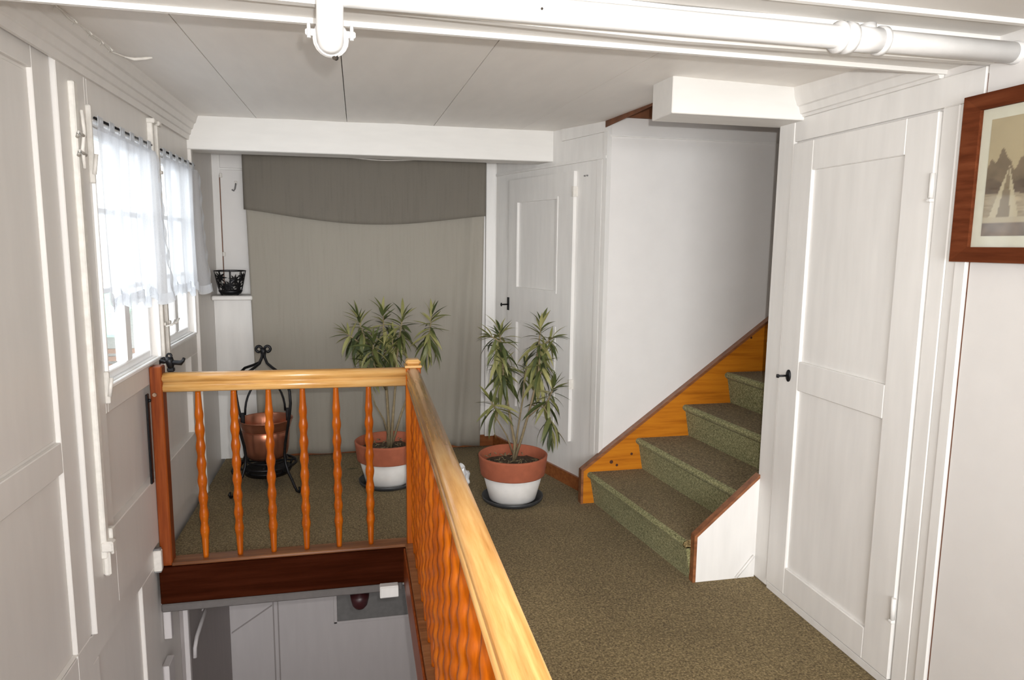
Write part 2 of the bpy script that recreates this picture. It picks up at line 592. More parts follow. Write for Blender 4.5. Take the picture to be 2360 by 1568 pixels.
def net_curtain(y0, y1, ztop, zb0, zb1, label, group):
    r = thing('cafe_curtain', label, 'curtain', (-0.90, (y0 + y1) / 2, zb0), None)

    def fn(u, v):
        y = y0 + (y1 - y0) * u
        edge = max(0, (u - 0.86) / 0.14)
        zb = zb0 + (zb1 - zb0) * u - 0.022 * abs(math.sin(u * math.pi * 5)) - 0.012 * math.sin(u * 21)
        z = ztop - 0.035 - (ztop - 0.035 - zb) * v
        x = -0.895 + 0.008 * math.sin(u * 46 + 1.5 * math.sin(3 * v)) * (0.35 + 0.65 * v) + edge ** 1.3 * (0.012 + 0.038 * v)
        return (x, y, z)
    MB().grid(fn, 70, 22).build('net_cloth', NET, r)
    # gathered hem and the darker curled return at the far edge
    MB().grid(lambda u, v: (fn(u, 1)[0] + 0.003 + 0.003 * math.sin(u * 90), fn(u, 1)[1], fn(u, 1)[2] + 0.035 - 0.05 * v), 60, 3).build('frilled_hem', NETE, r)
    MB().grid(lambda u, v: (fn(1, v)[0] + 0.004 + 0.004 * math.sin(v * 40) + 0.004 * u, fn(1, v)[1] - 0.03 * (1 - u) + 0.012 * abs(math.sin(v * 13)),
                            fn(1, v)[2] - 0.02 * u), 4, 40).build('side_frill', NETE, r)
    # band under the tabs
    MB().grid(lambda u, v: (-0.893, y0 + (y1 - y0) * u, ztop - 0.03 - 0.016 * v), 12, 1).build('header_band', NETE, r)
    rod = MB().tube([(-0.90, y0 - 0.006, ztop - 0.006), (-0.90, y1 + 0.01, ztop - 0.006)], 0.005)
    rod.build('curtain_rod', IRON, r)
    n = 6 if y1 - y0 > 0.65 else 5
    for i in range(n):
        a = y0 + (y1 - y0) * (i + 0.03) / (n - 0.35)
        b = min(a + 0.055, y1 + 0.004)
        MB().tube([(-0.900 + 0.0085 * math.cos(t), (a + b) / 2, ztop - 0.012 + 0.018 * math.sin(t)) for t in [k * math.pi / 4 for k in range(8)]],
                  0.001, 4, True).prism([(-0.894, a, ztop - 0.034), (-0.894, b, ztop - 0.034), (-0.894, b, ztop + 0.004), (-0.894, a, ztop + 0.004)],
                                        [(-0.8925, a, ztop - 0.034), (-0.8925, b, ztop - 0.034), (-0.8925, b, ztop + 0.004), (-0.8925, a, ztop + 0.004)]).build('tab', NETE, r)
    return r


net_curtain(2.808, 3.494, 1.935, 1.28, 1.25, 'sheer white tab-top curtain on the window nearer to the camera', None)
net_curtain(3.665, 4.345, 1.935, 1.27, 1.235, 'sheer white tab-top curtain on the window nearer to the ceiling beam', None)


# bolts and shutter bars
def bolt_bar(y, z0, z1, label, xo=0.02, lower=True):
    r = thing('window_bolt', label, 'bolt', (X0, y, z0))
    MB().cbox(X0 - .001, X0 + xo, y - 0.016, y + 0.016, z0, z1, 0.004).build('bar', BRASS, r)
    return r


b1 = bolt_bar(2.645, 0.36, 2.02, 'long white bolt bar beside the nearer window, from cornice down past the sill')
for z in (1.84, 1.78):
    MB().tube([(X0 + .02, 2.63, z), (X0 + .035, 2.60, z + .01), (X0 + .03, 2.665, z + .005)], 0.006).build('staple', BRASS, b1)
MB().tube([(X0 + .03, 2.655, 1.93), (X0 + .032, 2.66, 1.86), (X0 + .03, 2.64, 1.80), (X0 + .028, 2.655, 1.74)], 0.006).build('handle', BRASS, b1)
MB().cbox(X0, X0 + .03, 2.665, 2.70, 0.36, 0.46, 0.004).build('latch_plate', BRASS, b1)
MB().cbox(X0, X0 + .042, 2.625, 2.665, 0.385, 0.425, 0.006).build('keeper', BRASS, b1)
MB().cbox(X0, X0 + .026, 2.635, 2.66, 0.29, 0.385, 0.008).build('bolt_end', BRASS, b1)
for z in (0.48, 0.43, 0.37):
    MB().lathe([(0.007, 0), (0.006, 0.004), (0.002, 0.006)], (0, 0, 0), 8).build('screw', BRASS, b1).location = Vector((X0 + .002, 2.725, z)) - ORG[b1.name]
h1 = thing('strap_hinge', 'thin white hinge straps at the near edge of the nearer window', 'hinge', (X0, 2.81, 0.90))
for z0, z1 in [(1.70, 1.97), (0.90, 1.02)]:
    MB().cbox(X0 - .001, X0 + .018, 2.772, 2.788, z0, z1, 0.004).build('hinge_strap', BRASS, h1)
    MB().tube([(X0 + .02, 2.765, z0 + .03), (X0 + .03, 2.765, z0 + .1)], 0.007).build('hinge_pin', BRASS, h1)
for i, (y, lab) in enumerate([(3.535, 'white sliding bolt bar on the mullion, nearer of the pair between the windows'),
                              (3.615, 'white sliding bolt bar on the mullion, farther of the pair between the windows')]):
    b = bolt_bar(y, 0.87, 2.035, lab, 0.024)
    b.children[0].scale = (1, 1, 1)
    MB().cbox(X0 - .001, X0 + .036, y - 0.022, y + 0.022, 2.028, 2.05, 0.004).build('top_keeper', BRASS, b)
    for z in (1.82, 1.43, 1.11):
        MB().cbox(X0 - .001, X0 + .03, y + 0.002, y + 0.03, z - 0.008, z + 0.008, 0.003).build('guide', BRASS, b)
    MB().tube([(X0 + .03, y, 1.10), (X0 + .055, y + .02, 1.105), (X0 + .06, y + .05, 1.125)], 0.004, 6).build('hook', BRASS, b)

# ================================================================== BACK WALL
bw = MB()
bw.box(-1.02, -0.60, 5.14, 5.3, -0.19, 2.4)
bw.box(-0.60, 2.0, 5.0, 5.3, -0.19, 2.4)
bw.box(-0.951, -0.58, 5.0, 5.15, 0.0, 1.112)
wb = struct(bw.build('wall_back', WHITE), 'white back wall behind the grey curtain')
MB().cbox(-0.949, -0.694, 4.915, 5.15, 1.112, 1.142, 0.006).build('ledge', WHITE, wb)
MB().cbox(-0.90, -0.62, 5.128, 5.142, 1.15, 1.985, 0.003).build('panel', WHITE2, wb)
MB().cbox(-0.90, -0.62, 5.128, 5.142, 1.995, 2.14, 0.003).build('panel', WHITE2, wb)
MB().box(-0.907, -0.902, 5.134, 5.141, 1.15, 1.95).build('dark_gap', BROWNGAP, wb)
MB().cbox(0.905, 0.975, 4.965, 5.002, 0.08, 2.2, 0.003).build('post', WHITE, wb)
for z in (1.93, 1.4):
    MB().cbox(-0.903, -0.885, 5.118, 5.13, z, z + 0.03, 0.003).build('hinge', BRASS, wb)
hk = thing('coat_hook', 'small white hook high on the wall panel left of the curtain', 'hook', (-0.80, 5.125, 1.84))
MB().tube([(-0.80, 5.13, 1.90), (-0.80, 5.112, 1.88), (-0.803, 5.10, 1.855), (-0.812, 5.10, 1.842), (-0.822, 5.105, 1.85)], 0.005, 6).build('hook_wire', GREYM, hk)
MB().cbox(-0.81, -0.79, 5.122, 5.13, 1.885, 1.91, 0.003).build('hook_plate', BRASS, hk)

bb = MB()
bb.cbox(-0.58, 0.975, 4.985, 5.001, 0.0, 0.085, 0.003)
struct(bb.build('baseboard_back', BASEW), 'orange-brown wooden baseboard under the grey curtain')

# ================================================================== DIAGONAL CUPBOARD WALL with door
A = Vector((0.97, 5.05, 0)); Bp = Vector((1.372, 3.76, 0))
D = (Bp - A).normalized()
N = Vector((-D.y, D.x, 0))
if N.y > 0 and N.x > 0:
    N = -N
if N.x > 0:
    N = -N            # N points into the room (towards -X)
LEN = (Bp - A).length


def dpt(s, n, z):
    p = A + D * s + N * n
    return (p.x, p.y, z)


def dbox(s0, s1, n0, n1, z0, z1, mb=None):
    mb = mb or MB()
    a = [dpt(s0, n0, z0), dpt(s1, n0, z0), dpt(s1, n1, z0), dpt(s0, n1, z0)]
    b = [dpt(s0, n0, z1), dpt(s1, n0, z1), dpt(s1, n1, z1), dpt(s0, n1, z1)]
    return mb.prism(a, b)


wc = MB()
dbox(-0.12, LEN, -0.06, 0, -0.05, 2.25, wc)
wd = struct(wc.build('wall_cupboard', WHITE), 'angled white cupboard wall between the curtain and the stairs')
dbox(LEN - 0.028, LEN + 0.004, -0.02, 0.010, 0.20, 2.19).build('corner_bead', WHITE, wd)
dbox(0.0, LEN, 0.0, 0.014, 1.985, 2.0).build('frieze_bead', WHITE, wd)
dbox(0.9, LEN, 0.0, 0.012, 2.13, 2.2).build('crown', WHITE, wd)
dbox(LEN - 0.09, LEN - 0.045, 0, 0.006, 0.02, 1.985).build('casing_strip', WHITE, wd)
d3 = sroot('door_3', 'low white panelled cupboard door beside the grey curtain', (A.x, A.y, 0.285))
for nm, s0, s1, z0, z1 in [('stile', 0.277, 0.382, 0.285, 1.94), ('stile', 0.893, 1.055, 0.285, 1.94), ('rail', 0.382, 0.893, 1.80, 1.94),
                           ('rail', 0.382, 0.893, 0.99, 1.20), ('rail', 0.382, 0.893, 0.285, 0.36)]:
    dbox(s0, s1, 0.0, 0.022, z0, z1).build(nm, WHITE, d3)
for z0, z1 in [(1.20, 1.80), (0.36, 0.99)]:
    pn = dbox(0.382, 0.893, 0.0, 0.008, z0, z1).build('panel', WHITE, d3)
    for s0, s1, a, b in [(0.382, 0.397, z0, z1), (0.878, 0.893, z0, z1), (0.397, 0.878, z1 - .015, z1), (0.397, 0.878, z0, z0 + .015)]:
        dbox(s0, s1, 0.006, 0.026, a, b).build('moulding', WHITE, pn)
for z in (1.79, 0.62):
    dbox(1.05, 1.068, 0.0, 0.032, z, z + 0.06).build('hinge', BRASS, d3)
hp = dbox(0.272, 0.296, 0.02, 0.027, 1.045, 1.135).build('keyhole_plate', IRON, d3)
p = Vector(dpt(0.284, 0.027, 1.085))
MB().tube([p, p + N * 0.05, p + N * 0.055 + D * 0.002], [0.005, 0.005, 0.008], 8).tube([p + N * .052 + Vector((0, 0, -.012)), p + N * .052 + Vector((0, 0, .012))], .005, 6).build('key', IRON, d3)
kn = thing('wall_peg', 'tiny dark peg on the white strip right of the curtain', 'peg', dpt(0.02, 0.0, 1.325))
q = Vector(dpt(0.02, 0.0, 1.325))
MB().tube([q, q + N * 0.03], [0.006, 0.009], 8).build('peg_shaft', GREYM, kn)
sw = thing('screw_pair', 'two small grey screw heads high on the cupboard wall right of its door', 'screw', dpt(1.15, 0, 1.90))
for s in (1.14, 1.165):
    q = Vector(dpt(s, 0.0, 1.905))
    MB().tube([q, q + N * 0.008], [0.005, 0.004], 8).build('screw_head', GREYM, sw)
bs = MB()
dbox(-0.1, LEN - 0.18, -0.002, 0.016, 0.0, 0.082, bs)
struct(bs.build('baseboard_cupboard', BASEW), 'orange-brown baseboard under the angled cupboard wall')

# ================================================================== STAIR WALL and upper stairwell
st = MB()
st.box(1.366, 3.25, 3.765, 3.86, -0.19, 2.212)
ws = struct(st.build('wall_stair', WHITE2), 'plain white wall rising behind the stairs')
MB().box(1.385, 3.2, 3.757, 3.767, 2.105, 2.112).build('picture_bead', WHITE, ws)
up = MB()
up.box(1.30, 3.25, 3.74, 3.86, 2.30, 3.3)
up.box(1.25, 1.352, 2.74, 3.76, 2.30, 3.3)
up.box(1.25, 3.25, 2.60, 2.74, 2.30, 3.3)
up.box(1.2, 3.3, 2.6, 3.9, 3.3, 3.36)
up.box(3.2, 3.3, 2.6, 3.86, -0.19, 3.3)
up.box(1.80, 3.2, 2.64, 2.69, -0.19, 2.3)
struct(up.build('wall_upper_stairwell', WHITE2), 'walls of the upper stairwell above the steps')
MB().cbox(1.352, 3.2, 3.74, 3.80, 2.208, 2.30, 0.004).build('brown_beam', BROWNGAP, ws)

# ================================================================== STAIRS
stairs = thing('staircase', 'carpeted wooden staircase climbing to the right between white walls', 'stairs', (1.6, 3.2, 0))
YF, YN = 3.722, 2.735
fx = [1.335, 1.630, 1.920, 2.185, 2.45, 2.71]        # riser foot at the far wall
nx = [1.452, 1.735, 2.01, 2.26, 2.51, 2.76]          # riser foot at the near side
zs = [0.0, 0.190, 0.380, 0.570, 0.758, 0.945, 1.13]
for k in range(5):
    z0, z1 = zs[k], zs[k + 1]
    f0, n0 = fx[k], nx[k]
    f1, n1 = fx[k + 1], nx[k + 1]
    # riser leaning out under the nosing
    MB().prism([(f0, YF, z0), (n0, YN, z0), (n0 - .028, YN, z1 - .035), (f0 - .028, YF, z1 - .035)],
               [(f0 + .06, YF, z0), (n0 + .06, YN, z0), (n0 + .06, YN, z1 - .035), (f0 + .06, YF, z1 - .035)]).build('riser', RISERC, stairs)
    # tread with a round carpeted nosing
    sec = [(0.06, z1 - .04), (-.028, z1 - .04), (-.042, z1 - .03), (-.046, z1 - .018), (-.040, z1 - .006), (-.026, z1)]
    a = [(f0 + dx, YF, z) for dx, z in sec] + [(f1 + .03, YF, z1), (f1 + .03, YF, z1 - .04)]
    b = [(n0 + dx, YN, z) for dx, z in sec] + [(n1 + .03, YN, z1), (n1 + .03, YN, z1 - .04)]
    MB().prism(a, b).build('tread', CARPET, stairs)
    a = [(f0 + dx - .002, YF, z + .0015) for dx, z in sec[1:]]
    b = [(n0 + dx - .002, YN, z + .0015) for dx, z in sec[1:]]
    ia = [(x + .004, y, z - .004) for x, y, z in a]
    ib = [(x + .004, y, z - .004) for x, y, z in b]
    MB().prism(a + ia[::-1], b + ib[::-1]).build('nosing', RISERC, stairs)
# far stringer on the wall
poly = [(1.262, 0.0), (1.345, 0.0), (1.5, 0.0), (3.0, 1.12), (3.0, 1.50), (1.345, 0.258), (1.262, 0.196)]
MB().prism([(x, 3.722, z) for x, z in poly], [(x, 3.762, z) for x, z in poly]).build('stringer', STRING, stairs)
poly2 = [(1.262, 0.196), (1.345, 0.258), (3.0, 1.50), (3.0, 1.517), (1.34, 0.273), (1.252, 0.206)]
MB().prism([(x, 3.716, z) for x, z in poly2], [(x, 3.762, z) for x, z in poly2]).build('stringer_cap', TRIMW, stairs)
poly3 = [(1.25, 0.0), (1.264, 0.0), (1.264, 0.197), (1.25, 0.206)]
MB().prism([(x, 3.716, z) for x, z in poly3], [(x, 3.762, z) for x, z in poly3]).build('stringer_end', TRIMW, stairs)
for x, z, r in [(1.435, 0.243, 0.012), (1.47, 0.222, 0.009), (1.56, 0.285, 0.009), (2.30, 0.965, 0.008)]:
    MB().tube([(x, 3.7228, z), (x, 3.7205, z)], [r, r * 0.8], 10).build('knot', KNOT, stairs)
# near stringer: white board with brown edge
poly = [(1.461, 0.0), (1.755, 0.0), (1.755, 0.470), (1.461, 0.214)]
MB().prism([(x, 2.704, z) for x, z in poly], [(x, 2.735, z) for x, z in poly]).build('side_board', WHITE, stairs)
poly = [(1.461, 0.214), (1.755, 0.470), (1.755, 0.486), (1.449, 0.222)]
MB().prism([(x, 2.701, z) for x, z in poly], [(x, 2.737, z) for x, z in poly]).build('side_board_cap', TRIMW, stairs)
poly = [(1.447, 0.0), (1.461, 0.0), (1.461, 0.216), (1.447, 0.222)]
MB().prism([(x, 2.701, z) for x, z in poly], [(x, 2.737, z) for x, z in poly]).build('side_board_front_edge', TRIMW, stairs)
MB().tube([(1.66, 2.70, 0.004), (1.70, 2.699, 0.05), (1.745, 2.698, 0.105)], 0.006, 6).build('corner_lath', WHITE, stairs)

# ================================================================== RIGHT WALL with door
XR = 1.755
rw = MB()
rw.box(XR + .012, 1.85, -2.5, 2.70, -0.19, 2.25)
wr = struct(rw.build('wall_right', WHITE2), 'white boarded wall with a panelled door right of the stairs')
MB().cbox(XR, XR + .05, 2.605, 2.722, 0.0, 2.24, 0.008).build('corner_post', WHITE, wr)
MB().cbox(XR, XR + .02, 1.72, 2.604, 1.93, 2.02, 0.002).build('frieze_board', WHITE, wr)
for y0, y1, x in [(1.722, 1.762, XR - .004), (1.762, 1.80, XR + .002), (1.80, 1.862, XR)]:
    MB().cbox(x, XR + .02, y0, y1, 0.0, 1.93, 0.003).build('casing_board', WHITE, wr)
MB().cbox(XR - .003, XR + .02, 1.862, 2.60, 0.0, 0.03, 0.002).build('threshold', WHITE, wr)
d1 = sroot('door_1', 'tall white two-panel door in the right wall, with a black key', (XR, 2.23, 0.035))
xf = XR - .008
for nm, y0, y1, z0, z1 in [('stile', 1.868, 1.994, 0.035, 1.922), ('stile', 2.47, 2.598, 0.035, 1.922), ('rail', 1.994, 2.47, 1.805, 1.922),
                           ('rail', 1.994, 2.47, 0.922, 1.042), ('rail', 1.994, 2.47, 0.035, 0.155)]:
    MB().cbox(xf, XR + .02, y0, y1, z0, z1, 0.003).build(nm, WHITE, d1)
for z0, z1 in [(1.042, 1.805), (0.155, 0.922)]:
    MB().cbox(xf + .013, XR + .02, 1.99, 2.474, z0 - .003, z1 + .003, 0.002).build('panel', WHITE, d1)
for z in (1.66, 0.26):
    hg = MB().tube([(xf - .004, 1.866, z), (xf - .004, 1.866, z + 0.075)], 0.008, 8).build('hinge', WHITE, d1)
    MB().cbox(xf - .013, xf + .004, 1.857, 1.875, z - .014, z - .002, 0.003).build('hinge_knuckle', WHITE, hg)
kp = MB().lathe([(0.0, 0), (0.019, 0), (0.019, 0.004), (0.015, 0.007), (0.0, 0.007)], (0, 0, 0), 16, False, False).build('keyhole_plate', IRON, d1, origin=(0, 0, 0))
kp.location = Vector((xf, 2.53, 0.973)) - ORG[d1.name]
kp.rotation_euler = (0, math.radians(-90), 0)
kp.scale = (1.35, 0.8, 1)
MB().tube([(xf - .004, 2.53, 0.973), (xf - .05, 2.532, 0.973)], 0.0045, 8).tube(
    [(xf - .05, 2.532, 0.98), (xf - .05, 2.532, 0.966)], 0.006, 6).build('key', IRON, d1)
# crown over the door
prof = [(XR + .01, 2.02), (XR - .006, 2.02), (XR - .010, 2.03), (XR - .018, 2.032), (XR - .026, 2.058), (XR - .034, 2.062), (XR - .048, 2.095), (XR - .056, 2.15), (XR + .01, 2.15)]
struct(MB().prism([(x, 1.88, z) for x, z in prof], [(x, 2.56, z) for x, z in prof]).build('trim_2', WHITE), 'white crown moulding over the right door')
# wall sheet beyond the casing
MB().box(XR + .004, XR + .013, 0.4, 1.7140, 0.0, 2.2).build('wall_sheet', WHITE2, wr)
MB().box(XR + .008, XR + .0125, 1.712, 1.722, 0.0, 2.0).build('dark_gap', BROWNGAP, wr)

# ================================================================== CEILING boards
ce = MB()
ce.box(-1.0, 1.20, 1.8, 5.3, 2.26, 2.29)
ce.box(1.20, 1.85, 1.8, 2.6, 2.26, 2.29)
cl = struct(ce.build('ceiling', CEILW), 'wide painted ceiling boards above the landing')


def board(poly):
    a = [(x, y, zc(x, y)) for x, y in poly]
    b = [(x, y, zc(x, y) + 0.025) for x, y in poly]
    return MB().prism(a, b).build('board', CEILW, cl)


sm = [-0.93, -0.545, -0.045, 0.46]
for i in range(3):
    x0, x1 = sm[i] + 0.0018, sm[i + 1] - 0.0018
    ys = [1.84, 2.5, 3.2, 3.8, 4.4, 5.2]
    board([(x0, y) for y in ys] + [(x1, y) for y in ys[::-1]])
board([(0.4615, y) for y in (1.84, 3.0, 4.2, 5.2)] + [(0.991, y) for y in (5.2, 4.2, 3.0, 1.84)])
board([(0.9925, y) for y in (1.84, 3.0, 4.2, 5.2)] + [(1.20, 4.6), (1.352, 3.76), (1.352, 2.60), (1.765, 2.60), (1.765, 1.84)])
MB().box(-0.93, 1.352, 1.84, 5.2, 2.255, 2.262).build('dark_gap', GAP, cl)
MB().cbox(1.352, 1.356, 2.74, 3.76, 2.15, 2.30, 0.001).build('opening_edge', BROWNGAP, cl)
# back beam
bmz = [(-0.925, 2.014), (1.236, 2.022)]
pr_ = [(4.296, 0), (4.301, -.004), (4.46, -.004), (4.46, .25), (4.296, .25)]
bk = MB().prism([(-0.925, y, 2.016 + z) for y, z in pr_], [(1.238, y, 2.022 + z) for y, z in pr_])
struct(bk.build('trim_3', BEAMW), 'long white boxed beam under the ceiling in front of the curtain')
MB().box(1.228, 1.25, 4.31, 4.40, 2.19, 2.21).build('brown_notch', BROWNGAP, bpy.data.objects['trim_3'])
# boxed header over the stair opening
hb = MB().cbox(1.185, XR + .02, 2.555, 2.742, 2.008, 2.25, 0.003)
struct(hb.build('trim_4', BEAMW), 'short white boxed beam over the foot of the stairs')

# near ceiling with battens (slightly skewed to the room)
def YL(x, y):
    return y + (x - 1.755) * 0.033


def skew_prism(prof, xa=-0.95, xb=1.80, dz=0.0):
    return MB().prism([(xa, YL(xa, y), z + dz) for y, z in prof], [(xb, YL(xb, y), z) for y, z in prof])


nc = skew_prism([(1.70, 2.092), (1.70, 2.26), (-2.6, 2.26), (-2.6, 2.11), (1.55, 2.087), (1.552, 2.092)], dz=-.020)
struct(nc.build('ceiling_near', paint('near_ceiling_paint_dimmed', (0.64, 0.615, 0.58), 0.5, 0.03, (0.7, 3, 3))), 'lower painted ceiling nearest the camera')  # same ceiling paint, darkened in colour to tone down the light here
struct(skew_prism([(1.886, 2.032), (1.886, 2.26), (1.70, 2.26), (1.70, 2.046), (1.870, 2.044), (1.872, 2.032)], dz=-.018).build('trim_5', BEAMW),
       'moulded white edge of the lower ceiling')
bt = MB()
secs = []
for x, dz in ((-0.95, -.006), (0.10, -.012), (0.78, -.018), (1.25, -.010), (1.80, 0.0)):
    secs.append([(x, YL(x, y_), z_ + dz) for y_, z_ in [(1.722, 2.022), (1.732, 2.03), (1.732, 2.06), (1.69, 2.10), (1.69, 2.034), (1.70, 2.022)]])
n_ = len(secs[0])
bt.add([p_ for s_ in secs for p_ in s_],
       [(k * n_ + i_, k * n_ + (i_ + 1) % n_, (k + 1) * n_ + (i_ + 1) % n_, (k + 1) * n_ + i_) for k in range(len(secs) - 1) for i_ in range(n_)]
       + [tuple(range(n_))[::-1], tuple(range((len(secs) - 1) * n_, len(secs) * n_))])
struct(bt.build('trim_6', BEAMW), 'white batten on the lower ceiling behind the pipe')
struct(skew_prism([(1.566, 2.078), (1.570, 2.093), (1.54, 2.093), (1.545, 2.084), (1.550, 2.078)], dz=-.022).build('trim_7', BEAMW),
       'white batten on the lower ceiling in front of the pipe')

# ================================================================== PIPES
pi = thing('drain_pipe', 'thick white painted drain pipe under the near ceiling with a clamped down-turned end', 'pipe', (1.0, 1.6, 2.0))
PA, PB = Vector((1.765, 1.635, 2.033)), Vector((-0.045, 1.54, 2.006))
pd = (PB - PA).normalized()
MB().tube([PA, PA.lerp(PB, 0.25), PA.lerp(PB, 0.5), PA.lerp(PB, 0.75), PB], 0.0275, 20).build('pipe', PIPEW, pi)


def ring(c, d, rs, mat, name, parent, seg=20):
    d = Vector(d).normalized()
    MB().tube([Vector(c) + d * t for t, r in rs], [r for t, r in rs], seg).build(name, mat, parent)


def onp(x):
    return PA + pd * ((PA.x - x) / -pd.x)


ring(onp(1.20), pd, [(-.024, .029), (-.022, .037), (-.004, .039), (-.002, .034), (.010, .034), (.012, .039), (.022, .038), (.025, .029)], PIPEW, 'collar', pi)
ring(onp(1.265), pd, [(-.042, .031), (.042, .031)], PIPEW, 'tee_body', pi)
ring(onp(1.312), pd, [(-.008, .029), (-.006, .0355), (.008, .0355), (.010, .029)], PIPEW, 'collar', pi)
q = onp(1.272)
MB().tube([q, q + Vector((0, .004, .036))], 0.021, 16).build('branch_stub', PIPEW, pi)
ring(PA + pd * 0.012, pd, [(-.012, .0285), (-.006, .030), (.006, .030), (.012, .0278)], PIPEW, 'wall_flange', pi)
q = onp(0.40)
MB().tube([q + Vector((0, -.0265, -.005)), q + Vector((0, -.0285, -.005))], 0.003, 6).build('dark_speck', GAP, pi)

vp = pi
c0 = Vector((-0.045, 1.54, 2.006))
b0 = Vector((-0.047, 1.548, 1.925))
ax = Vector((0, math.cos(math.radians(22)), math.sin(math.radians(22))))
MB().tube([c0 + Vector((.0, 0, .004)), c0 + Vector((0, .002, -.02)), c0 + Vector((-.001, .006, -.04)), b0 + Vector((0, 0, .008)), b0 + Vector((0, .014, -.006)),
           b0 + Vector((0, .03, -.004)), b0 + Vector((0, .05, .004))], 0.0275, 20).build('down_turned_end', PIPEW, vp)
e0 = b0 + Vector((0, .034, -.003))
ring(e0, ax, [(-.004, .028), (-.003, .0315), (.008, .0315), (.009, .028)], PIPEW, 'collar', vp)
ring(e0 + ax * 0.03, ax, [(-.016, .029), (-.014, .0365), (.0, .0385), (.014, .0365), (.016, .03)], PIPEW, 'clamp', vp)
ring(e0 + ax * 0.048, ax, [(-.002, .033), (.012, .032), (.014, .02)], PIPEW, 'end_cap', vp)
for sx in (-1, 1):
    ec = e0 + ax * 0.018 + Vector((sx * 0.040, 0, 0.012))
    MB().cbox(ec.x - .012, ec.x + .012, ec.y - .006, ec.y + .006, ec.z - .007, ec.z + .007, .003).build('clamp_ear', PIPEW, vp)
    MB().tube([ec + Vector((sx * .004, -.01, -.014)), ec + Vector((sx * .004, -.01, .016))], 0.004, 8).build('clamp_bolt', PIPEW, vp)
MB().tube([e0 + ax * 0.012 + Vector((.006, -.004, -.037)), e0 + ax * 0.026 + Vector((.010, -.004, -.0385))], [.004, .006], 8).build('dark_chip', GAP, vp)

# cable on the left cornice
cb = thing('cable', 'thin loose cable with clips along the left cornice', 'cable', (-0.86, 2.6, 2.17))
pts = [(-0.858, 2.2 + 0.05 * i, 2.183 + 0.004 * math.sin(i * 1.7)) for i in range(15)]
pts += [(-0.855, 2.93, 2.183), (-0.83, 2.945, 2.176)]
MB().tube(pts, 0.0032, 6).build('wire', BRASS, cb)
for y in (2.40, 2.55, 2.68, 2.79, 2.88):
    MB().tube([(-0.866, y, 2.172), (-0.857, y, 2.190), (-0.850, y, 2.178)], 0.0032, 6).build('clip', BRASS, cb)
MB().tube([(-0.835, 2.945, 2.177), (-0.80, 2.955, 2.172), (-0.76, 2.95, 2.176), (-0.735, 2.94, 2.178)], [.003, .006, .006, .003], 8).build('loose_end', BRASS, cb)

# ================================================================== GREY CURTAIN
cu = thing('grey_curtain', 'sheer grey linen curtain covering the back wall', 'curtain', (0.08, 4.95, 0.0))


def cfn(u, v):
    xl = -0.722 + 0.035 * v
    xr = 0.895 - 0.03 * v
    x = xl + (xr - xl) * u
    fold = 0.014 * math.sin(u * 27 + 0.6 * math.sin(2.2 * v)) + 0.010 * math.sin(u * 11 + 1.0)
    big = 0.035 * math.exp(-((u - (0.965 - 0.07 * v)) / 0.018) ** 2) - 0.02 * math.exp(-((u - (0.925 - 0.075 * v)) / 0.02) ** 2)
    y = 4.955 - (fold * (0.25 + 0.75 * v) + big * (0.3 + 0.7 * v))
    z = 2.10 - (2.10 - 0.012 - 0.01 * math.sin(u * 9) ** 2) * v
    return (x, min(y, 4.982), z)


solidify(MB().grid(cfn, 120, 40).build('curtain_cloth', CURT, cu), 0.0012)


def vfn(u, v):
    x = -0.724 + (0.893 + 0.724) * u
    zb = 1.712 - 0.012 * u - 0.078 * max(0.0, math.sin(math.pi * u)) ** 1.2
    z = 2.10 - (2.10 - zb) * v
    y = 4.912 - 0.012 * v * math.sin(u * 24) - 0.01 * math.sin(u * 7)
    return (x, y, z)


solidify(MB().grid(vfn, 80, 14).build('valance', VAL, cu), 0.0012)
MB().tube([(-0.74, 4.93, 2.105), (0.91, 4.93, 2.105)], 0.008, 8).build('curtain_rod', BRASS, cu)
# sagging strip of white lining at the top of the valance
MB().grid(lambda u, v: (-0.10 + 0.55 * u, 4.905, 2.078 - 0.016 * math.sin(math.pi * u) - 0.006 * v), 16, 1).build('lining_edge', BRASS, cu)

# ================================================================== BALUSTRADE
ba = thing('balustrade', 'orange-brown turned spindle balustrade around the stairwell', 'railing', (0.24, 3.36, 0.0))
_half = [(0, .0), (.020, .0), (.0285, .005), (.031, .014), (.031, .026), (.028, .034), (.021, .038), (.0185, .042), (.021, .046), (.0285, .051),
         (.0325, .060), (.032, .070), (.027, .080), (.016, .0865), (0, .0885)]
RP = _half[1:] + [(-a, b) for a, b in _half[1:-1][::-1]]
zr = 0.818
MB().prism([(-0.868, 3.36 + a, zr + .004 + b) for a, b in RP], [(0.222, 3.36 + a, zr - .002 + b) for a, b in RP], True).build('handrail', HONEY_X, ba)


def rx(y):
    return 0.2235 + 0.028 * (y - 0.4) / 2.9


ys = [0.35, 1.3, 2.3, 3.326]
MB().prism([(rx(0.35) + a, 0.35, zr - .002 + b) for a, b in RP], [(rx(3.326) + a, 3.326, zr + b) for a, b in RP], True).build('handrail', HONEY_Y, ba)
# newel
nw = MB().cbox(0.218, 0.290, 3.325, 3.397, -0.03, 0.905, 0.004)
nwo = nw.build('newel_post', HONEY_Z, ba)
MB().cbox(0.213, 0.295, 3.320, 3.402, 0.905, 0.918, 0.004).cbox(0.218, 0.290, 3.325, 3.397, 0.918, 0.945, 0.010).build('newel_cap', HONEY_X, ba)
MB().cbox(-0.9185, -0.866, 3.325, 3.392, -0.05, 0.942, 0.005).build('wall_post', POSTW, ba)
MB().tube([(-0.900, 3.3255, 0.815), (-0.900, 3.320, 0.815)], [.011, .008], 10).build('bolt_head', RUST, ba)
MB().cbox(0.19, 0.265, 0.3, 0.37, -0.03, 0.93, 0.004).build('end_post', HONEY_Z, ba)
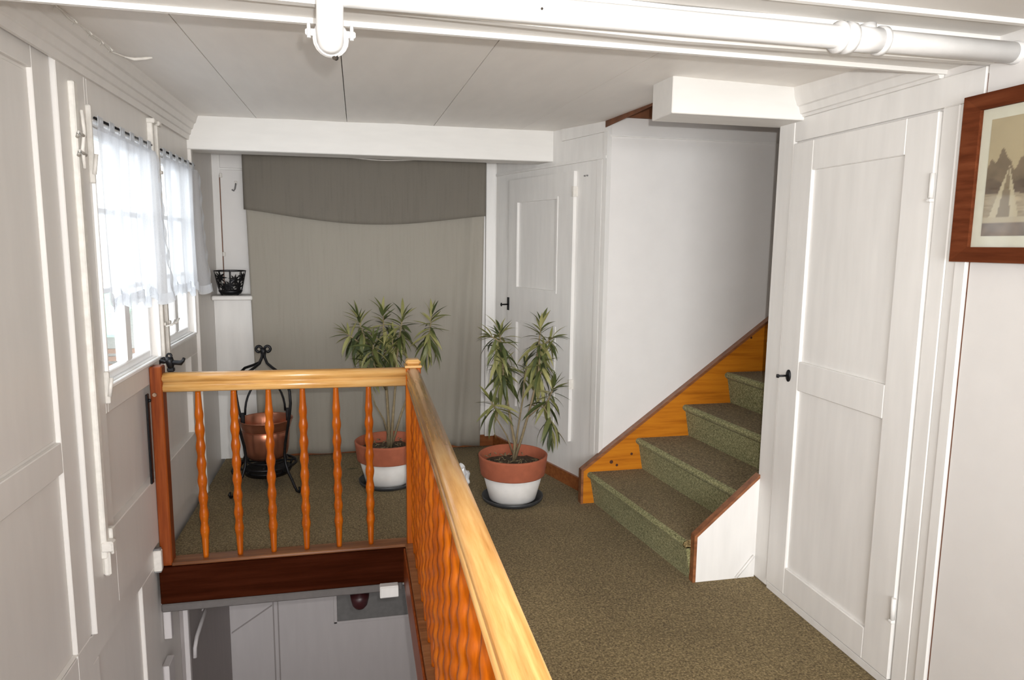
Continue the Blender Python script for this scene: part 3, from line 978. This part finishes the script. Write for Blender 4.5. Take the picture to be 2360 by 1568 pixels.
# base planks and fascia
MB().cbox(-0.868, 0.22, 3.318, 3.402, 0.0, 0.018, 0.003).build('base_plank', PLANK, ba)
MB().cbox(0.207, 0.268, 0.37, 3.326, 0.0, 0.018, 0.003).build('base_plank', PLANK, ba)
MB().cbox(-0.92, 0.208, 3.303, 3.329, -0.175, 0.004, 0.004).build('fascia_board', FASCIA, ba)
MB().cbox(0.197, 0.208, 0.3, 3.305, -0.175, 0.004, 0.004).build('fascia_board', POSTW, ba)
# spindles


def spindle_profile(h):
    prof = []
    n = 84
    t0, t1 = 0.13, 0.13
    for i in range(n + 1):
        z = h * i / n
        if z < t0:
            r = 0.0125 + 0.0065 * (z / t0) ** 1.2
        elif z > h - t1:
            r = 0.0125 + 0.0065 * max(0.0, (h - z) / t1) ** 1.2
        else:
            r = 0.019
        wv = 0.0027 * math.cos(2 * math.pi * (z - t0) / 0.0815)
        k = min(1, max(0, (z - 0.07) / 0.06), 1) * min(1, max(0, (h - z - 0.07) / 0.06))
        prof.append((r + wv * k, z))
    return prof


spm = MB().lathe(spindle_profile(0.802), (0, 0, 0), 12).build('spindle', HONEY_Z, ba, origin=(0, 0, 0))
spm.location = Vector((-0.726, 3.36, 0.017)) - ORG[ba.name]
locs = [(-0.726 + 0.1533 * i, 3.36, 0.017) for i in range(1, 6)]
yy = 3.36 - 0.1533
while yy > 0.5:
    locs.append((rx(yy), yy, 0.017))
    yy -= 0.1533
for p in locs:
    c = spm.copy()
    COL.objects.link(c)
    c.parent = ba
    c.location = Vector(p) - ORG[ba.name]
    c.rotation_euler.z = random.uniform(0, 6.28)

# grey moulding under the slab edge
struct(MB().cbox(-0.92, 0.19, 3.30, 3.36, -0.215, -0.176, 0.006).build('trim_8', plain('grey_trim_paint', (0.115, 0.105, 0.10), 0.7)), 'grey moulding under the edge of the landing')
struct(MB().cbox(0.20, 0.24, 0.3, 3.30, -0.215, -0.176, 0.006).build('trim_9', LOWD), 'grey moulding under the side of the landing')

# white box and latch by the stairwell edge
jb = thing('junction_box', 'small white box under the dark fascia at the stairwell corner', 'box', (0.13, 3.28, -0.235))
MB().cbox(0.078, 0.168, 3.262, 3.302, -0.228, -0.168, 0.003).build('box_body', WHITE, jb)
MB().cbox(0.083, 0.168, 3.258, 3.264, -0.223, -0.173, 0.002).build('box_cover', WHITE, jb)
lt = thing('wall_latch', 'narrow white latch on the left wall at the foot of the post', 'latch', (-0.915, 3.29, 0.0))
MB().cbox(-0.937, -0.902, 3.285, 3.315, -0.005, 0.095, 0.004).build('latch_body', BRASS, lt)
for z in (-0.012, 0.094):
    MB().cbox(-0.937, -0.905, 3.287, 3.313, z, z + 0.010, 0.003).build('latch_cap', GREYM, lt)
sb = thing('iron_strap', 'dark iron strap on the left wall beside the brown post', 'strap', (-0.925, 3.27, 0.42))
MB().cbox(-0.922, -0.912, 3.262, 3.29, 0.42, 0.83, 0.003).build('strap_bar', IRON, sb)
MB().tube([(-0.912, 3.276, 0.80), (-0.902, 3.276, 0.80)], [.009, .006], 8).build('strap_rivet', IRON, sb)

# wrought-iron ornament by the post top
orn = thing('iron_ornament', 'black wrought-iron ornament on the handrail beside the left post', 'ornament', (-0.835, 3.37, 0.907))
MB().cbox(-0.852, -0.822, 3.36, 3.385, 0.9105, 0.93, 0.004).build('foot', IRON, orn)
MB().tube([(-0.838, 3.372, 0.925), (-0.838, 3.372, 0.945), (-0.842, 3.37, 0.962), (-0.842, 3.37, 0.978)], [.012, .017, .019, .015], 10).build('stem', IRON, orn)
MB().tube([(-0.842, 3.37, 0.955), (-0.815, 3.365, 0.953), (-0.792, 3.36, 0.952), (-0.782, 3.358, 0.962), (-0.776, 3.356, 0.974)], [.012, .011, .012, .008, .007], 8).build('arm', IRON, orn)
MB().tube([(-0.842, 3.37, 0.957), (-0.866, 3.372, 0.961), (-0.879, 3.373, 0.960)], [.012, .010, .011], 8).build('arm', IRON, orn)
MB().tube(arc((-0.866, 3.372, 0.964), 0.012, 0, 360, 12)[:-1], 0.0045, 6, True).build('curl', IRON, orn)
MB().tube(arc((-0.842, 3.37, 0.984), 0.010, 0, 360, 12)[:-1], 0.005, 6, True).build('curl', IRON, orn)

# ================================================================== COPPER KETTLE on iron stand
KX, KY = -0.572, 4.42
ks = thing('kettle_stand', 'black wrought-iron tripod stand holding the copper kettle', 'stand', (KX, KY, 0.0))
lp = [(0.008, .835), (0.014, .80), (0.035, .768), (0.09, .745), (0.16, .722), (0.215, .68), (0.245, .62), (0.25, .55), (0.235, .47), (0.21, .38), (0.185, .29),
      (0.175, .22), (0.185, .16), (0.21, .11), (0.24, .075), (0.262, .04), (0.285, .014), (0.305, .013), (0.315, .03), (0.306, .045)]
for i, a in enumerate((-48, -126, 141)):
    ca, sa = math.cos(math.radians(a)), math.sin(math.radians(a))
    MB().tube([(KX + r * ca, KY + r * sa, z) for r, z in lp], [.008] * 3 + [.0085] * 14 + [.009, .008, .006], 8).build('leg', IRON, ks)
MB().tube([(KX, KY, .80), (KX, KY, .84), (KX, KY, .86)], [.012, .02, .012], 10).build('finial', IRON, ks)
for sx in (-1, 1):
    MB().tube([(KX + sx * (0.008 + 0.017 * (1 - math.cos(t))), KY, .845 + 0.018 * math.sin(t) + .008) for t in [k * 0.5 for k in range(0, 11)]],
              0.0085, 8).build('scroll', IRON, ks)
MB().tube(arc((KX, KY, 0.135), 0.172, 0, 360, 28, 'xy')[:-1], 0.009, 8, True).build('ring', IRON, ks)
MB().lathe([(0.0, .065), (0.11, .065), (0.135, .075), (0.145, .095), (0.15, .105), (0.138, .105), (0.128, .09), (0.0, .08)], (KX, KY, 0), 28, False, False).build('tray', IRON, ks)
for a in (-48, -126, 141, 30):
    ca, sa = math.cos(math.radians(a)), math.sin(math.radians(a))
    MB().tube([(KX + .168 * ca, KY + .168 * sa, .135), (KX + .15 * ca, KY + .15 * sa, .098)], .007, 6).build('strut', IRON, ks)
MB().tube([(KX + .12 * math.cos(t), KY + .12 * math.sin(t), .158) for t in [k * math.pi / 12 for k in range(24)]], .006, 6, True).build('ring', IRON, ks)
for a in (0, 90):
    ca, sa = math.cos(math.radians(a)), math.sin(math.radians(a))
    MB().tube([(KX - .172 * ca, KY - .172 * sa, .148), (KX + .172 * ca, KY + .172 * sa, .148)], .006, 6).build('cross_bar', IRON, ks)

kt = thing('copper_kettle', 'round copper kettle with an iron bail handle, on the tripod', 'kettle', (KX, KY, 0.165))
MB().lathe([(0.0, .165), (0.07, .166), (0.105, .176), (0.124, .20), (0.132, .24), (0.137, .30), (0.14, .348), (0.137, .352), (0.14, .356), (0.150, .385),
            (0.158, .412), (0.163, .417), (0.160, .421), (0.154, .415), (0.146, .388), (0.134, .352), (0.130, .30), (0.122, .22), (0.1, .19), (0.0, .18)],
           (KX, KY, 0), 40, False, False).build('kettle_body', COPPER, kt)
MB().tube([(KX + .1385 * math.cos(t), KY + .1385 * math.sin(t), .350) for t in [k * math.pi / 20 for k in range(40)]], .0035, 6, True).build('neck_band', COPPER, kt)
th = math.radians(20)
hx, hy = math.cos(th), math.sin(th)
MB().tube([(KX + hx * .12 * math.cos(a), KY + hy * .12 * math.cos(a), .455 + .205 * math.sin(a)) for a in [k * math.pi / 16 for k in range(17)]], .0065, 8).build('bail_handle', IRON, kt)
for s in (-1, 1):
    MB().cbox(KX + s * hx * .135 - .012, KX + s * hx * .135 + .012, KY + s * hy * .135 - .008, KY + s * hy * .135 + .008, .385, .47, .004).build('ear', IRON, kt)

# ================================================================== BOWL on the ledge
bo = thing('cutwork_bowl', 'black cut-metal candle bowl on the white wall ledge', 'bowl', (-0.845, 5.02, 1.142))
bx, by, bz = -0.845, 5.022, 1.142


def brad(t):
    return 0.066 + (0.099 - 0.066) * t ** 0.8


MB().lathe([(0.0, .006), (0.05, .005), (0.066, .010), (0.078, .030), (0.074, .032), (0.055, .016), (0.0, .014)], (bx, by, bz), 28, False, False).build('base_dish', IRON, bo)
MB().tube([(bx + .1 * math.cos(t), by + .1 * math.sin(t), bz + .163) for t in [k * math.pi / 16 for k in range(32)]], .0035, 6, True).build('rim', IRON, bo)
for k in range(8):
    a = 2 * math.pi * k / 8 + .2
    MB().tube([(bx + brad(t) * math.cos(a), by + brad(t) * math.sin(a), bz + .015 + .148 * t) for t in (0, .25, .5, .75, 1)], .0028, 6).build('rib', IRON, bo)
random.seed(11)
for k in range(9):
    a0 = -2.9 + k * 0.36
    cz = [0.115, 0.075, 0.12, 0.055, 0.065, 0.105, 0.06, 0.12, 0.075][k]
    n = 9
    outl = []
    for j in range(18):
        an = 2 * math.pi * j / 18
        rad = (0.044 if j % 2 == 0 else 0.020) * random.uniform(.85, 1.2)
        da, dz = rad * math.cos(an) / 0.088, rad * math.sin(an)
        t = min(1, max(0, (cz + dz - .015) / .148))
        outl.append((bx + (brad(t) + .001) * math.cos(a0 + da), by + (brad(t) + .001) * math.sin(a0 + da), bz + .015 + .148 * t))
    t = (cz - .015) / .148
    cpt = (bx + (brad(t) + .002) * math.cos(a0), by + (brad(t) + .002) * math.sin(a0), bz + cz)
    o = MB().add(outl + [cpt], [(j, (j + 1) % 18, 18) for j in range(18)]).build('leaf_cutout', IRON, bo)
    solidify(o, 0.0016)
for s in (-1, 1):
    MB().tube([(bx + s * .05, by - .03, bz), (bx + s * .055, by - .035, bz + .012)], .006, 6).build('foot', IRON, bo)
MB().tube([(bx, by + .05, bz), (bx, by + .055, bz + .012)], .006, 6).build('foot', IRON, bo)

# ================================================================== POTTED OLEANDERS


def leaf_mesh(L, wd_, bend, name):
    n = 7
    vs, fs = [], []
    for i in range(n + 1):
        t = i / n
        ww = wd_ * math.sin(math.pi * (0.06 + 0.94 * t) ** 0.85) * (1 if i < n else 0)
        ww = max(ww, 0.0006)
        a = bend * t
        x = L * (math.sin(a) / bend if abs(bend) > 1e-3 else t) if abs(bend) > 1e-3 else L * t
        z = -L * (1 - math.cos(a)) / bend if abs(bend) > 1e-3 else 0
        vs += [(x, -ww / 2, z + ww * 0.16), (x, 0, z), (x, ww / 2, z + ww * 0.16)]
    for i in range(n):
        for k in range(2):
            fs.append((i * 3 + k, i * 3 + k + 1, (i + 1) * 3 + k + 1, (i + 1) * 3 + k))
    me = bpy.data.meshes.new(name)
    me.from_pydata(vs, [], fs)
    me.polygons.foreach_set('use_smooth', [True] * len(fs))
    me.materials.append(LEAF)
    me.update()
    return me


LEAVES = [leaf_mesh(0.155, 0.025, 0.35, 'leaf'), leaf_mesh(0.175, 0.026, 0.7, 'leaf'), leaf_mesh(0.135, 0.023, 0.1, 'leaf'), leaf_mesh(0.185, 0.024, 1.1, 'leaf')]


def pot(px, py, plabel, slabel):
    sc_ = thing('plant_saucer', slabel, 'saucer', (px, py, 0))
    MB().lathe([(0.0, .001), (0.165, .001), (0.178, .012), (0.183, .03), (0.176, .03), (0.168, .012), (0.0, .010)], (px, py, 0), 36, False, False).build('saucer_dish', SAUCER, sc_)
    r = thing('potted_oleander', plabel, 'potted plant', (px, py, 0.012))
    z = 0.012
    MB().lathe([(0.0, z), (0.132, z), (0.138, z + .004), (0.178, z + .158), (0.170, z + .158), (0.128, z + .02), (0.0, z + .015)], (px, py, 0), 44, False, False).build('pot_body', POTW, r)
    MB().lathe([(0.176, z + .152), (0.188, z + .150), (0.190, z + .155), (0.203, z + .255), (0.204, z + .266), (0.198, z + .270), (0.190, z + .266), (0.183, z + .20), (0.172, z + .152)],
               (px, py, 0), 44, False, False).build('pot_rim', TERRA, r)
    MB().grid(lambda u, v: (px + .182 * v * math.cos(6.2832 * u), py + .182 * v * math.sin(6.2832 * u),
                            0.235 - .02 * v + 0.014 * noise.noise((9 * v * math.cos(6.2832 * u), 9 * v * math.sin(6.2832 * u), px))), 36, 8).build('soil', SOIL, r)
    litter = MB()
    for k in range(60):
        a, rr_ = random.uniform(0, 6.28), 0.17 * math.sqrt(random.random())
        x, y = px + rr_ * math.cos(a), py + rr_ * math.sin(a)
        d = random.uniform(0, 6.28)
        l = random.uniform(.012, .03)
        litter.tube([(x, y, .236), (x + l * math.cos(d), y + l * math.sin(d), .243)], .003, 4)
    lo = litter.build('leaf_litter', STEM, r)
    lo['kind'] = 'stuff'
    return r


def oleander(r, stems, heads):
    """stems: polylines with radii; heads: (point, direction, leaf count, length of leafy shoot, droop)"""
    for pts, rad in stems:
        n = len(pts)
        MB().tube(pts, [rad * (1 - 0.5 * i / (n - 1)) for i in range(n)], 7).build('stem', STEM, r)
    for tip, d, n, shoot, droop in heads:
        tip = Vector(tip); d = Vector(d).normalized()
        base = tip - d * shoot
        sh = MB().tube([base, base + d * shoot * .5, tip], [.006, .005, .003], 6).build('shoot', STEM, r)
        n = int(n * 1.3)
        a1 = d.orthogonal().normalized(); a2 = d.cross(a1)
        for k in range(n):
            t = k / max(1, n - 1)
            ph = k * 2.399 + random.uniform(-.3, .3)
            out = a1 * math.cos(ph) + a2 * math.sin(ph)
            el = -droop + (1.25 + droop) * t ** 1.25 + random.uniform(-.22, .22)
            ld = (out * math.cos(el) + d * math.sin(el)).normalized()
            if t < 0.75:
                ld = (ld + Vector((0, 0, -0.15 - .45 * random.random()))).normalized()
            sd = Vector((0, 0, 1)).cross(ld)
            if sd.length < 1e-3:
                sd = a1
            sd.normalize()
            up_ = ld.cross(sd)
            tw = Matrix.Rotation(random.uniform(-.5, .5), 3, ld)
            m3 = tw @ Matrix((ld, sd, up_)).transposed()
            s = random.uniform(.75, 1.15) * (0.72 + 0.28 * math.sin(math.pi * min(1, .25 + t)))
            pos = base + d * shoot * t - ORG[r.name]
            mm = m3.to_4x4() @ Matrix.Scale(s, 4)
            mm.translation = pos
            ob = bpy.data.objects.new('leaf', LEAVES[random.choice((0, 0, 1, 2) if t > .6 else (0, 1, 1, 3))])
            COL.objects.link(ob)
            ob.parent = sh
            ob.matrix_local = mm
    return r


random.seed(5)
P1 = (0.165, 4.30)
q1 = pot(*P1, 'leafy oleander in a terracotta-rimmed white pot behind the railing by the newel post', 'dark plant saucer behind the railing, under the pot beside the newel post')
y = 4.30
s1 = [([(0.175, y, .23), (0.172, y, .40), (0.160, y - .02, .60), (0.075, y - .03, .78), (0.020, y - .04, .95)], .010),
      ([(0.165, y + .01, .23), (0.172, y + .02, .45), (0.163, y + .03, .65), (0.155, y + .05, .80), (0.150, y + .05, .92)], .009),
      ([(0.185, y - .01, .23), (0.200, y - .02, .45), (0.215, y - .02, .62), (0.225, y - .03, .80), (0.245, y - .04, .92)], .009),
      ([(0.19, y, .24), (0.25, y - .02, .45), (0.33, y - .03, .68), (0.40, y - .04, .85), (0.425, y - .04, .94)], .008),
      ([(0.172, y, .30), (0.14, y - .03, .42), (0.09, y - .06, .52), (0.06, y - .08, .64)], .006),
      ([(0.16, y - .02, .60), (0.11, y - .1, .72), (0.07, y - .12, .82)], .006)]
h1_ = [((-0.005, y - .05, 1.06), (-.3, -.15, 1), 40, .20, .6), ((-0.075, y - .03, .96), (-.8, -.1, .6), 18, .10, .5), ((0.085, y - .12, .93), (.05, -.3, 1), 26, .16, .8), ((0.15, y + .05, 1.08), (.0, .1, 1), 30, .20, .5),
       ((0.205, y - .02, .93), (.1, -.2, 1), 30, .18, .9), ((0.265, y - .04, 1.07), (.15, -.1, 1), 34, .2, .5), ((0.44, y - .05, 1.07), (.12, -.1, 1), 40, .22, .9),
       ((0.03, y - .08, .80), (-.5, -.3, .7), 16, .10, .6)]
oleander(q1, s1, h1_)
P2 = (0.875, 3.87)
q2 = pot(*P2, 'airy oleander in a terracotta-rimmed white pot in front of the cupboard door', 'dark plant saucer under the pot in front of the cupboard door')
y = 3.87
s2 = [([(0.880, y, .23), (0.885, y, .34), (0.850, y - .01, .52), (0.815, y - .02, .70), (0.795, y - .03, .86)], .010),
      ([(0.885, y, .25), (0.905, y + .01, .42), (0.935, y + .02, .60), (0.945, y + .03, .75)], .007),
      ([(0.885, y - .01, .25), (0.925, y - .03, .40), (0.975, y - .04, .60), (1.01, y - .05, .78), (1.02, y - .05, .92)], .009),
      ([(0.95, y - .03, .50), (1.0, y - .07, .56), (1.06, y - .10, .62)], .005),
      ([(0.875, y, .28), (0.83, y - .03, .40), (0.77, y - .05, .50), (0.745, y - .06, .56)], .005),
      ([(0.97, y - .04, .58), (1.03, y - .12, .58), (1.055, y - .15, .52), (1.055, y - .16, .47)], .004)]
h2_ = [((0.725, y - .04, .99), (-.8, -.1, .5), 14, .08, .5), ((1.10, y - .02, .97), (.7, -.1, .6), 14, .08, .5), ((0.782, y - .03, 1.02), (-.1, -.1, 1), 38, .22, .8), ((0.80, y - .05, .86), (-.05, -.2, 1), 26, .16, .9), ((1.022, y - .05, 1.05), (.1, -.1, 1), 40, .24, .8),
       ((1.035, y - .07, .88), (.1, -.2, 1), 28, .18, 1.0), ((1.088, y - .11, .70), (.35, -.2, 1), 26, .14, .6), ((1.055, y - .16, .43), (.0, -.1, -1), 14, .10, -.3),
       ((0.725, y - .07, .62), (-.5, -.2, .8), 14, .09, .5), ((0.955, y + .03, .80), (.1, .1, 1), 10, .10, .5)]
oleander(q2, s2, h2_)

fallen = bpy.data.objects.new('fallen_leaf', LEAVES[2])
COL.objects.link(fallen)
fallen.location = (-0.10, 4.60, 0.004)
fallen.rotation_euler = (0, 0, 0.25)
fallen.scale = (0.7, 0.5, 0.5)
tag(fallen, 'single dry leaf lying on the carpet between the kettle and the first pot', 'leaf')

# white bag behind the handrail
bg = bmesh.new()
bmesh.ops.create_icosphere(bg, subdivisions=4, radius=1)
for v in bg.verts:
    n = v.co.copy()
    k = 1 + 0.28 * noise.noise(n * 2.2) + 0.16 * abs(noise.noise(n * 5.0)) - .05
    v.co = Vector((0.562 + 0.085 * n.x * k, 4.08 + 0.075 * n.y * k, max(0.001, 0.078 + 0.088 * n.z * k)))
tag(MB().from_bm(bg).build('plastic_bag', BAGM), 'crumpled white plastic bag on the carpet behind the handrail', 'bag')

# ================================================================== PICTURE on the right wall
pc = thing('framed_picture', 'sepia landscape print in a dark wooden frame on the right wall', 'picture', (1.75, 1.40, 1.465))
ya, yb, za, zb = 0.98, 1.753, 1.466, 1.936
fwid = 0.053
xo, xi = 1.722, 1.750


def mitre(p0, p1, q0, q1):
    a = [(xi, p0[0], p0[1]), (xi, p1[0], p1[1]), (xi, q1[0], q1[1]), (xi, q0[0], q0[1])]
    b = [(xo, p0[0], p0[1]), (xo, p1[0], p1[1]), (xo + .006, q1[0], q1[1]), (xo + .006, q0[0], q0[1])]
    MB().prism(a, b).build('frame_bar', FRAMEW, pc)


o4 = [(ya, za), (yb, za), (yb, zb), (ya, zb)]
i4 = [(ya + fwid, za + .043), (yb - fwid, za + .043), (yb - fwid, zb - .043), (ya + fwid, zb - .043)]
for k in range(4):
    mitre(o4[k], o4[(k + 1) % 4], i4[k], i4[(k + 1) % 4])
MB().box(1.740, 1.7495, ya + .02, yb - .02, za + .02, zb - .02).build('mount', MATB, pc)
# printed sheet: an invented sepia shore with trees, water and a sailing boat
GY, GZ = 150, 84
py0, py1, pz0, pz1 = ya + fwid + .031, yb - fwid - .031, za + .043 + .031, zb - .043 - .031
me = bpy.data.meshes.new('print_sheet')
vs, fs, cols = [], [], []
for j in range(GZ + 1):
    for i in range(GY + 1):
        s, t = i / GY, j / GZ        # s: 0 at far (left in the view) edge
        vs.append((0, (py1 - s * (py1 - py0)) - 1.40, (pz0 + t * (pz1 - pz0)) - 1.465))
        nz = noise.noise((s * 9, t * 6, 1.3)) * .5 + noise.noise((s * 25, t * 18, 4.1)) * .3
        c = Vector((0.45, 0.36, 0.22)) * (1 + .10 * nz)
        hill = 0.50 + .05 * math.sin(s * 9 + 1) + .04 * noise.noise((s * 18, 0, 0))
        tree = 0.60 + .11 * max(0, math.cos((s - .07) * 26)) * (1 if s < .14 else .35) + .10 * noise.noise((s * 30, .5, 0))
        if t < tree and t > .30:
            c = Vector((0.20, 0.145, 0.09)) * (1 + .6 * nz)
        if t < hill - .07 and t > .26:
            c = Vector((0.15, 0.105, 0.07)) * (1 + .6 * nz)
        if t < 0.36 + .04 * noise.noise((s * 14, 3, 0)):
            c = Vector((0.36, 0.285, 0.185)) * (1 + .35 * math.sin(t * 130 + 5 * noise.noise((s * 8, t * 20, 0))) * noise.noise((s * 10, t * 22, 7)) * 2 + .25 * nz)
        if t < .13:
            c = Vector((0.22, 0.165, 0.125)) * (1 + .8 * nz)
        for bx0, base, hh, ww in ((.105, .16, .44, .075), (.47, .22, .28, .05)):
            k = (t - base) / hh
            if 0 < k < 1 and abs(s - bx0 - .01 * k) < ww * (1 - k):
                c = Vector((0.50, 0.42, 0.28)) if abs(s - bx0 - .01 * k) > ww * (1 - k) * .45 else Vector((0.24, 0.18, 0.11))
            if -.10 < k <= 0 and abs(s - bx0) < ww * 1.5:
                c = Vector((0.46, 0.38, 0.26))
        cols.append((max(0, c.x), max(0, c.y), max(0, c.z), 1))
for j in range(GZ):
    for i in range(GY):
        a = j * (GY + 1) + i
        fs.append((a, a + 1, a + GY + 2, a + GY + 1))
me.from_pydata(vs, [], fs)
at = me.color_attributes.new('print', 'FLOAT_COLOR', 'POINT')
at.data.foreach_set('color', [x for c in cols for x in c])
me.materials.append(attr_mat('sepia_print'))
ps = bpy.data.objects.new('print_sheet', me)
ps.location = (1.7392 - 1.75, 0, 0)
COL.objects.link(ps)
ps.parent = pc
MB().box(1.7345, 1.7355, ya + .04, yb - .04, za + .035, zb - .035).build('picture_glass', GLASS, pc)

# ================================================================== LOWER STOREY seen through the stairwell
lo = MB()
lo.box(-1.02, 2.0, 4.9, 5.0, -2.5, -0.19)
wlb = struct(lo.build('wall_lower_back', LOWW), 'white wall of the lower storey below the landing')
for x in (-0.632, -0.60):
    MB().box(x - .004, x + .004, 4.893, 4.902, -2.5, -0.3).build('seam_strip', LOWD, wlb)
MB().prism([(-0.917, 4.895, -1.24), (-0.917, 4.895, -1.25), (-0.64, 4.895, -1.07), (-0.64, 4.895, -1.06)],
           [(-0.917, 4.902, -1.24), (-0.917, 4.902, -1.25), (-0.64, 4.902, -1.07), (-0.64, 4.902, -1.06)]).build('seam_strip', LOWD, wlb)
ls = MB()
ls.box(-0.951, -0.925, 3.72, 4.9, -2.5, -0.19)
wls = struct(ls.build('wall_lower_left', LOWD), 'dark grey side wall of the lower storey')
MB().cbox(-0.93, -0.905, 3.70, 3.735, -2.5, -0.2, .003).build('casing_strip', LOWW, wls)
MB().cbox(-0.95, -0.915, 3.43, 3.47, -0.42, -0.2, .003).build('casing_strip', LOWW, wls)
MB().cbox(-0.95, -0.917, 3.36, 3.46, -1.2, -0.52, .003).build('casing_strip', LOWW, wls)
lr = thing('lower_handrail', 'thin white handrail on the dark lower wall under the landing', 'handrail', (-0.90, 3.9, -0.7))
MB().tube([(-0.90, 4.25, -0.60), (-0.90, 3.84, -0.655), (-0.905, 3.81, -0.70), (-0.905, 3.80, -0.75)], .011, 8).build('rail_bar', LOWW, lr)
MB().tube([(-0.93, 4.1, -0.64), (-0.90, 4.1, -0.62)], .006, 6).build('rail_bracket', LOWW, lr)
lb = MB()
lb.box(0.9, 1.0, -2.5, 4.9, -2.5, -0.19)
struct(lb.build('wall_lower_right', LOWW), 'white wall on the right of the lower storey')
struct(MB().box(-1.02, 1.0, -2.5, 5.0, -2.6, -2.5).build('floor_lower', CARPET), 'carpet of the lower storey')
hs = thing('hatch_panel', 'grey hatch panel high on the lower wall under the landing', 'panel', (0.05, 4.88, -1.24))
MB().cbox(-0.19, 0.40, 4.872, 4.90, -1.225, -1.0, .004).build('panel_board', GREYM, hs)
MB().cbox(-0.215, -0.19, 4.868, 4.90, -1.24, -1.0, .003).build('panel_frame', LOWW, hs)
MB().cbox(-0.215, 0.40, 4.868, 4.90, -1.245, -1.225, .003).build('panel_frame', LOWW, hs)
be = thing('red_bell', 'dark red rounded bell hanging under the landing edge', 'bell', (-0.02, 3.44, -0.37))
MB().lathe([(0.004, -.36), (0.026, -.358), (0.038, -.342), (0.046, -.31), (0.048, -.285), (0.02, -.28), (0.012, -.19)], (-0.02, 3.44, 0), 20).build('bell_dome', RED, be)

# ================================================================== ROOM END behind the camera
bh = MB()
bh.box(-1.02, -0.8, -2.6, -2.5, -2.5, 2.3); bh.box(1.55, 1.85, -2.6, -2.5, -0.2, 2.3)
bh.box(-0.8, 1.55, -2.6, -2.5, -2.5, 0.6); bh.box(-0.8, 1.55, -2.6, -2.5, 2.05, 2.3)  # unseen opening, added to go with the rear fill light
struct(bh.build('wall_rear', WHITE2), 'wall behind the viewpoint with an opening added for the fill light')

# ================================================================== OUTSIDE the windows
nh = thing('neighbour_house', 'pale house across the street, glimpsed through the nearer window', 'house', (-6.0, 17.0, -3.0))
PALE = plain('pale_render', (0.62, 0.60, 0.58), 0.8)
BRN = plain('brown_boards', (0.30, 0.20, 0.15), 0.8)
GRN = plain('pale_green_awning', (0.35, 0.62, 0.42), 0.7)
MB().box(-12, -2.6, 17, 18, -3, 4.5).build('wall', PALE, nh)
MB().prism([(-12.4, 16.4, 4.4), (-2.2, 16.4, 4.4), (-2.2, 19, 6.2), (-12.4, 19, 6.2)], [(-12.4, 16.4, 4.55), (-2.2, 16.4, 4.55), (-2.2, 19, 6.35), (-12.4, 19, 6.35)]).build('roof', BRN, nh)
MB().prism([(-7, 16.99, .35), (-4.9, 16.99, .35), (-4.9, 16.2, -.5), (-7, 16.2, -.5)], [(-7, 16.99, .30), (-4.9, 16.99, .30), (-4.9, 16.2, -.55), (-7, 16.2, -.55)]).build('awning', GRN, nh)
for k in range(8):
    MB().box(-7, -3.6, 16.5, 16.56, -0.95 - .17 * k, -0.85 - .17 * k).build('balcony_slat', BRN, nh)
for x in (-4.45, -3.95):
    MB().box(x, x + .22, 16.93, 17.02, -.6, 1.3).build('shutter', BRN, nh)
struct(MB().box(-40, -1.6, -10, 60, -3.2, -3.0).build('ground', plain('street_asphalt', (0.32, 0.33, 0.36), 0.9)), 'grey street outside the windows')
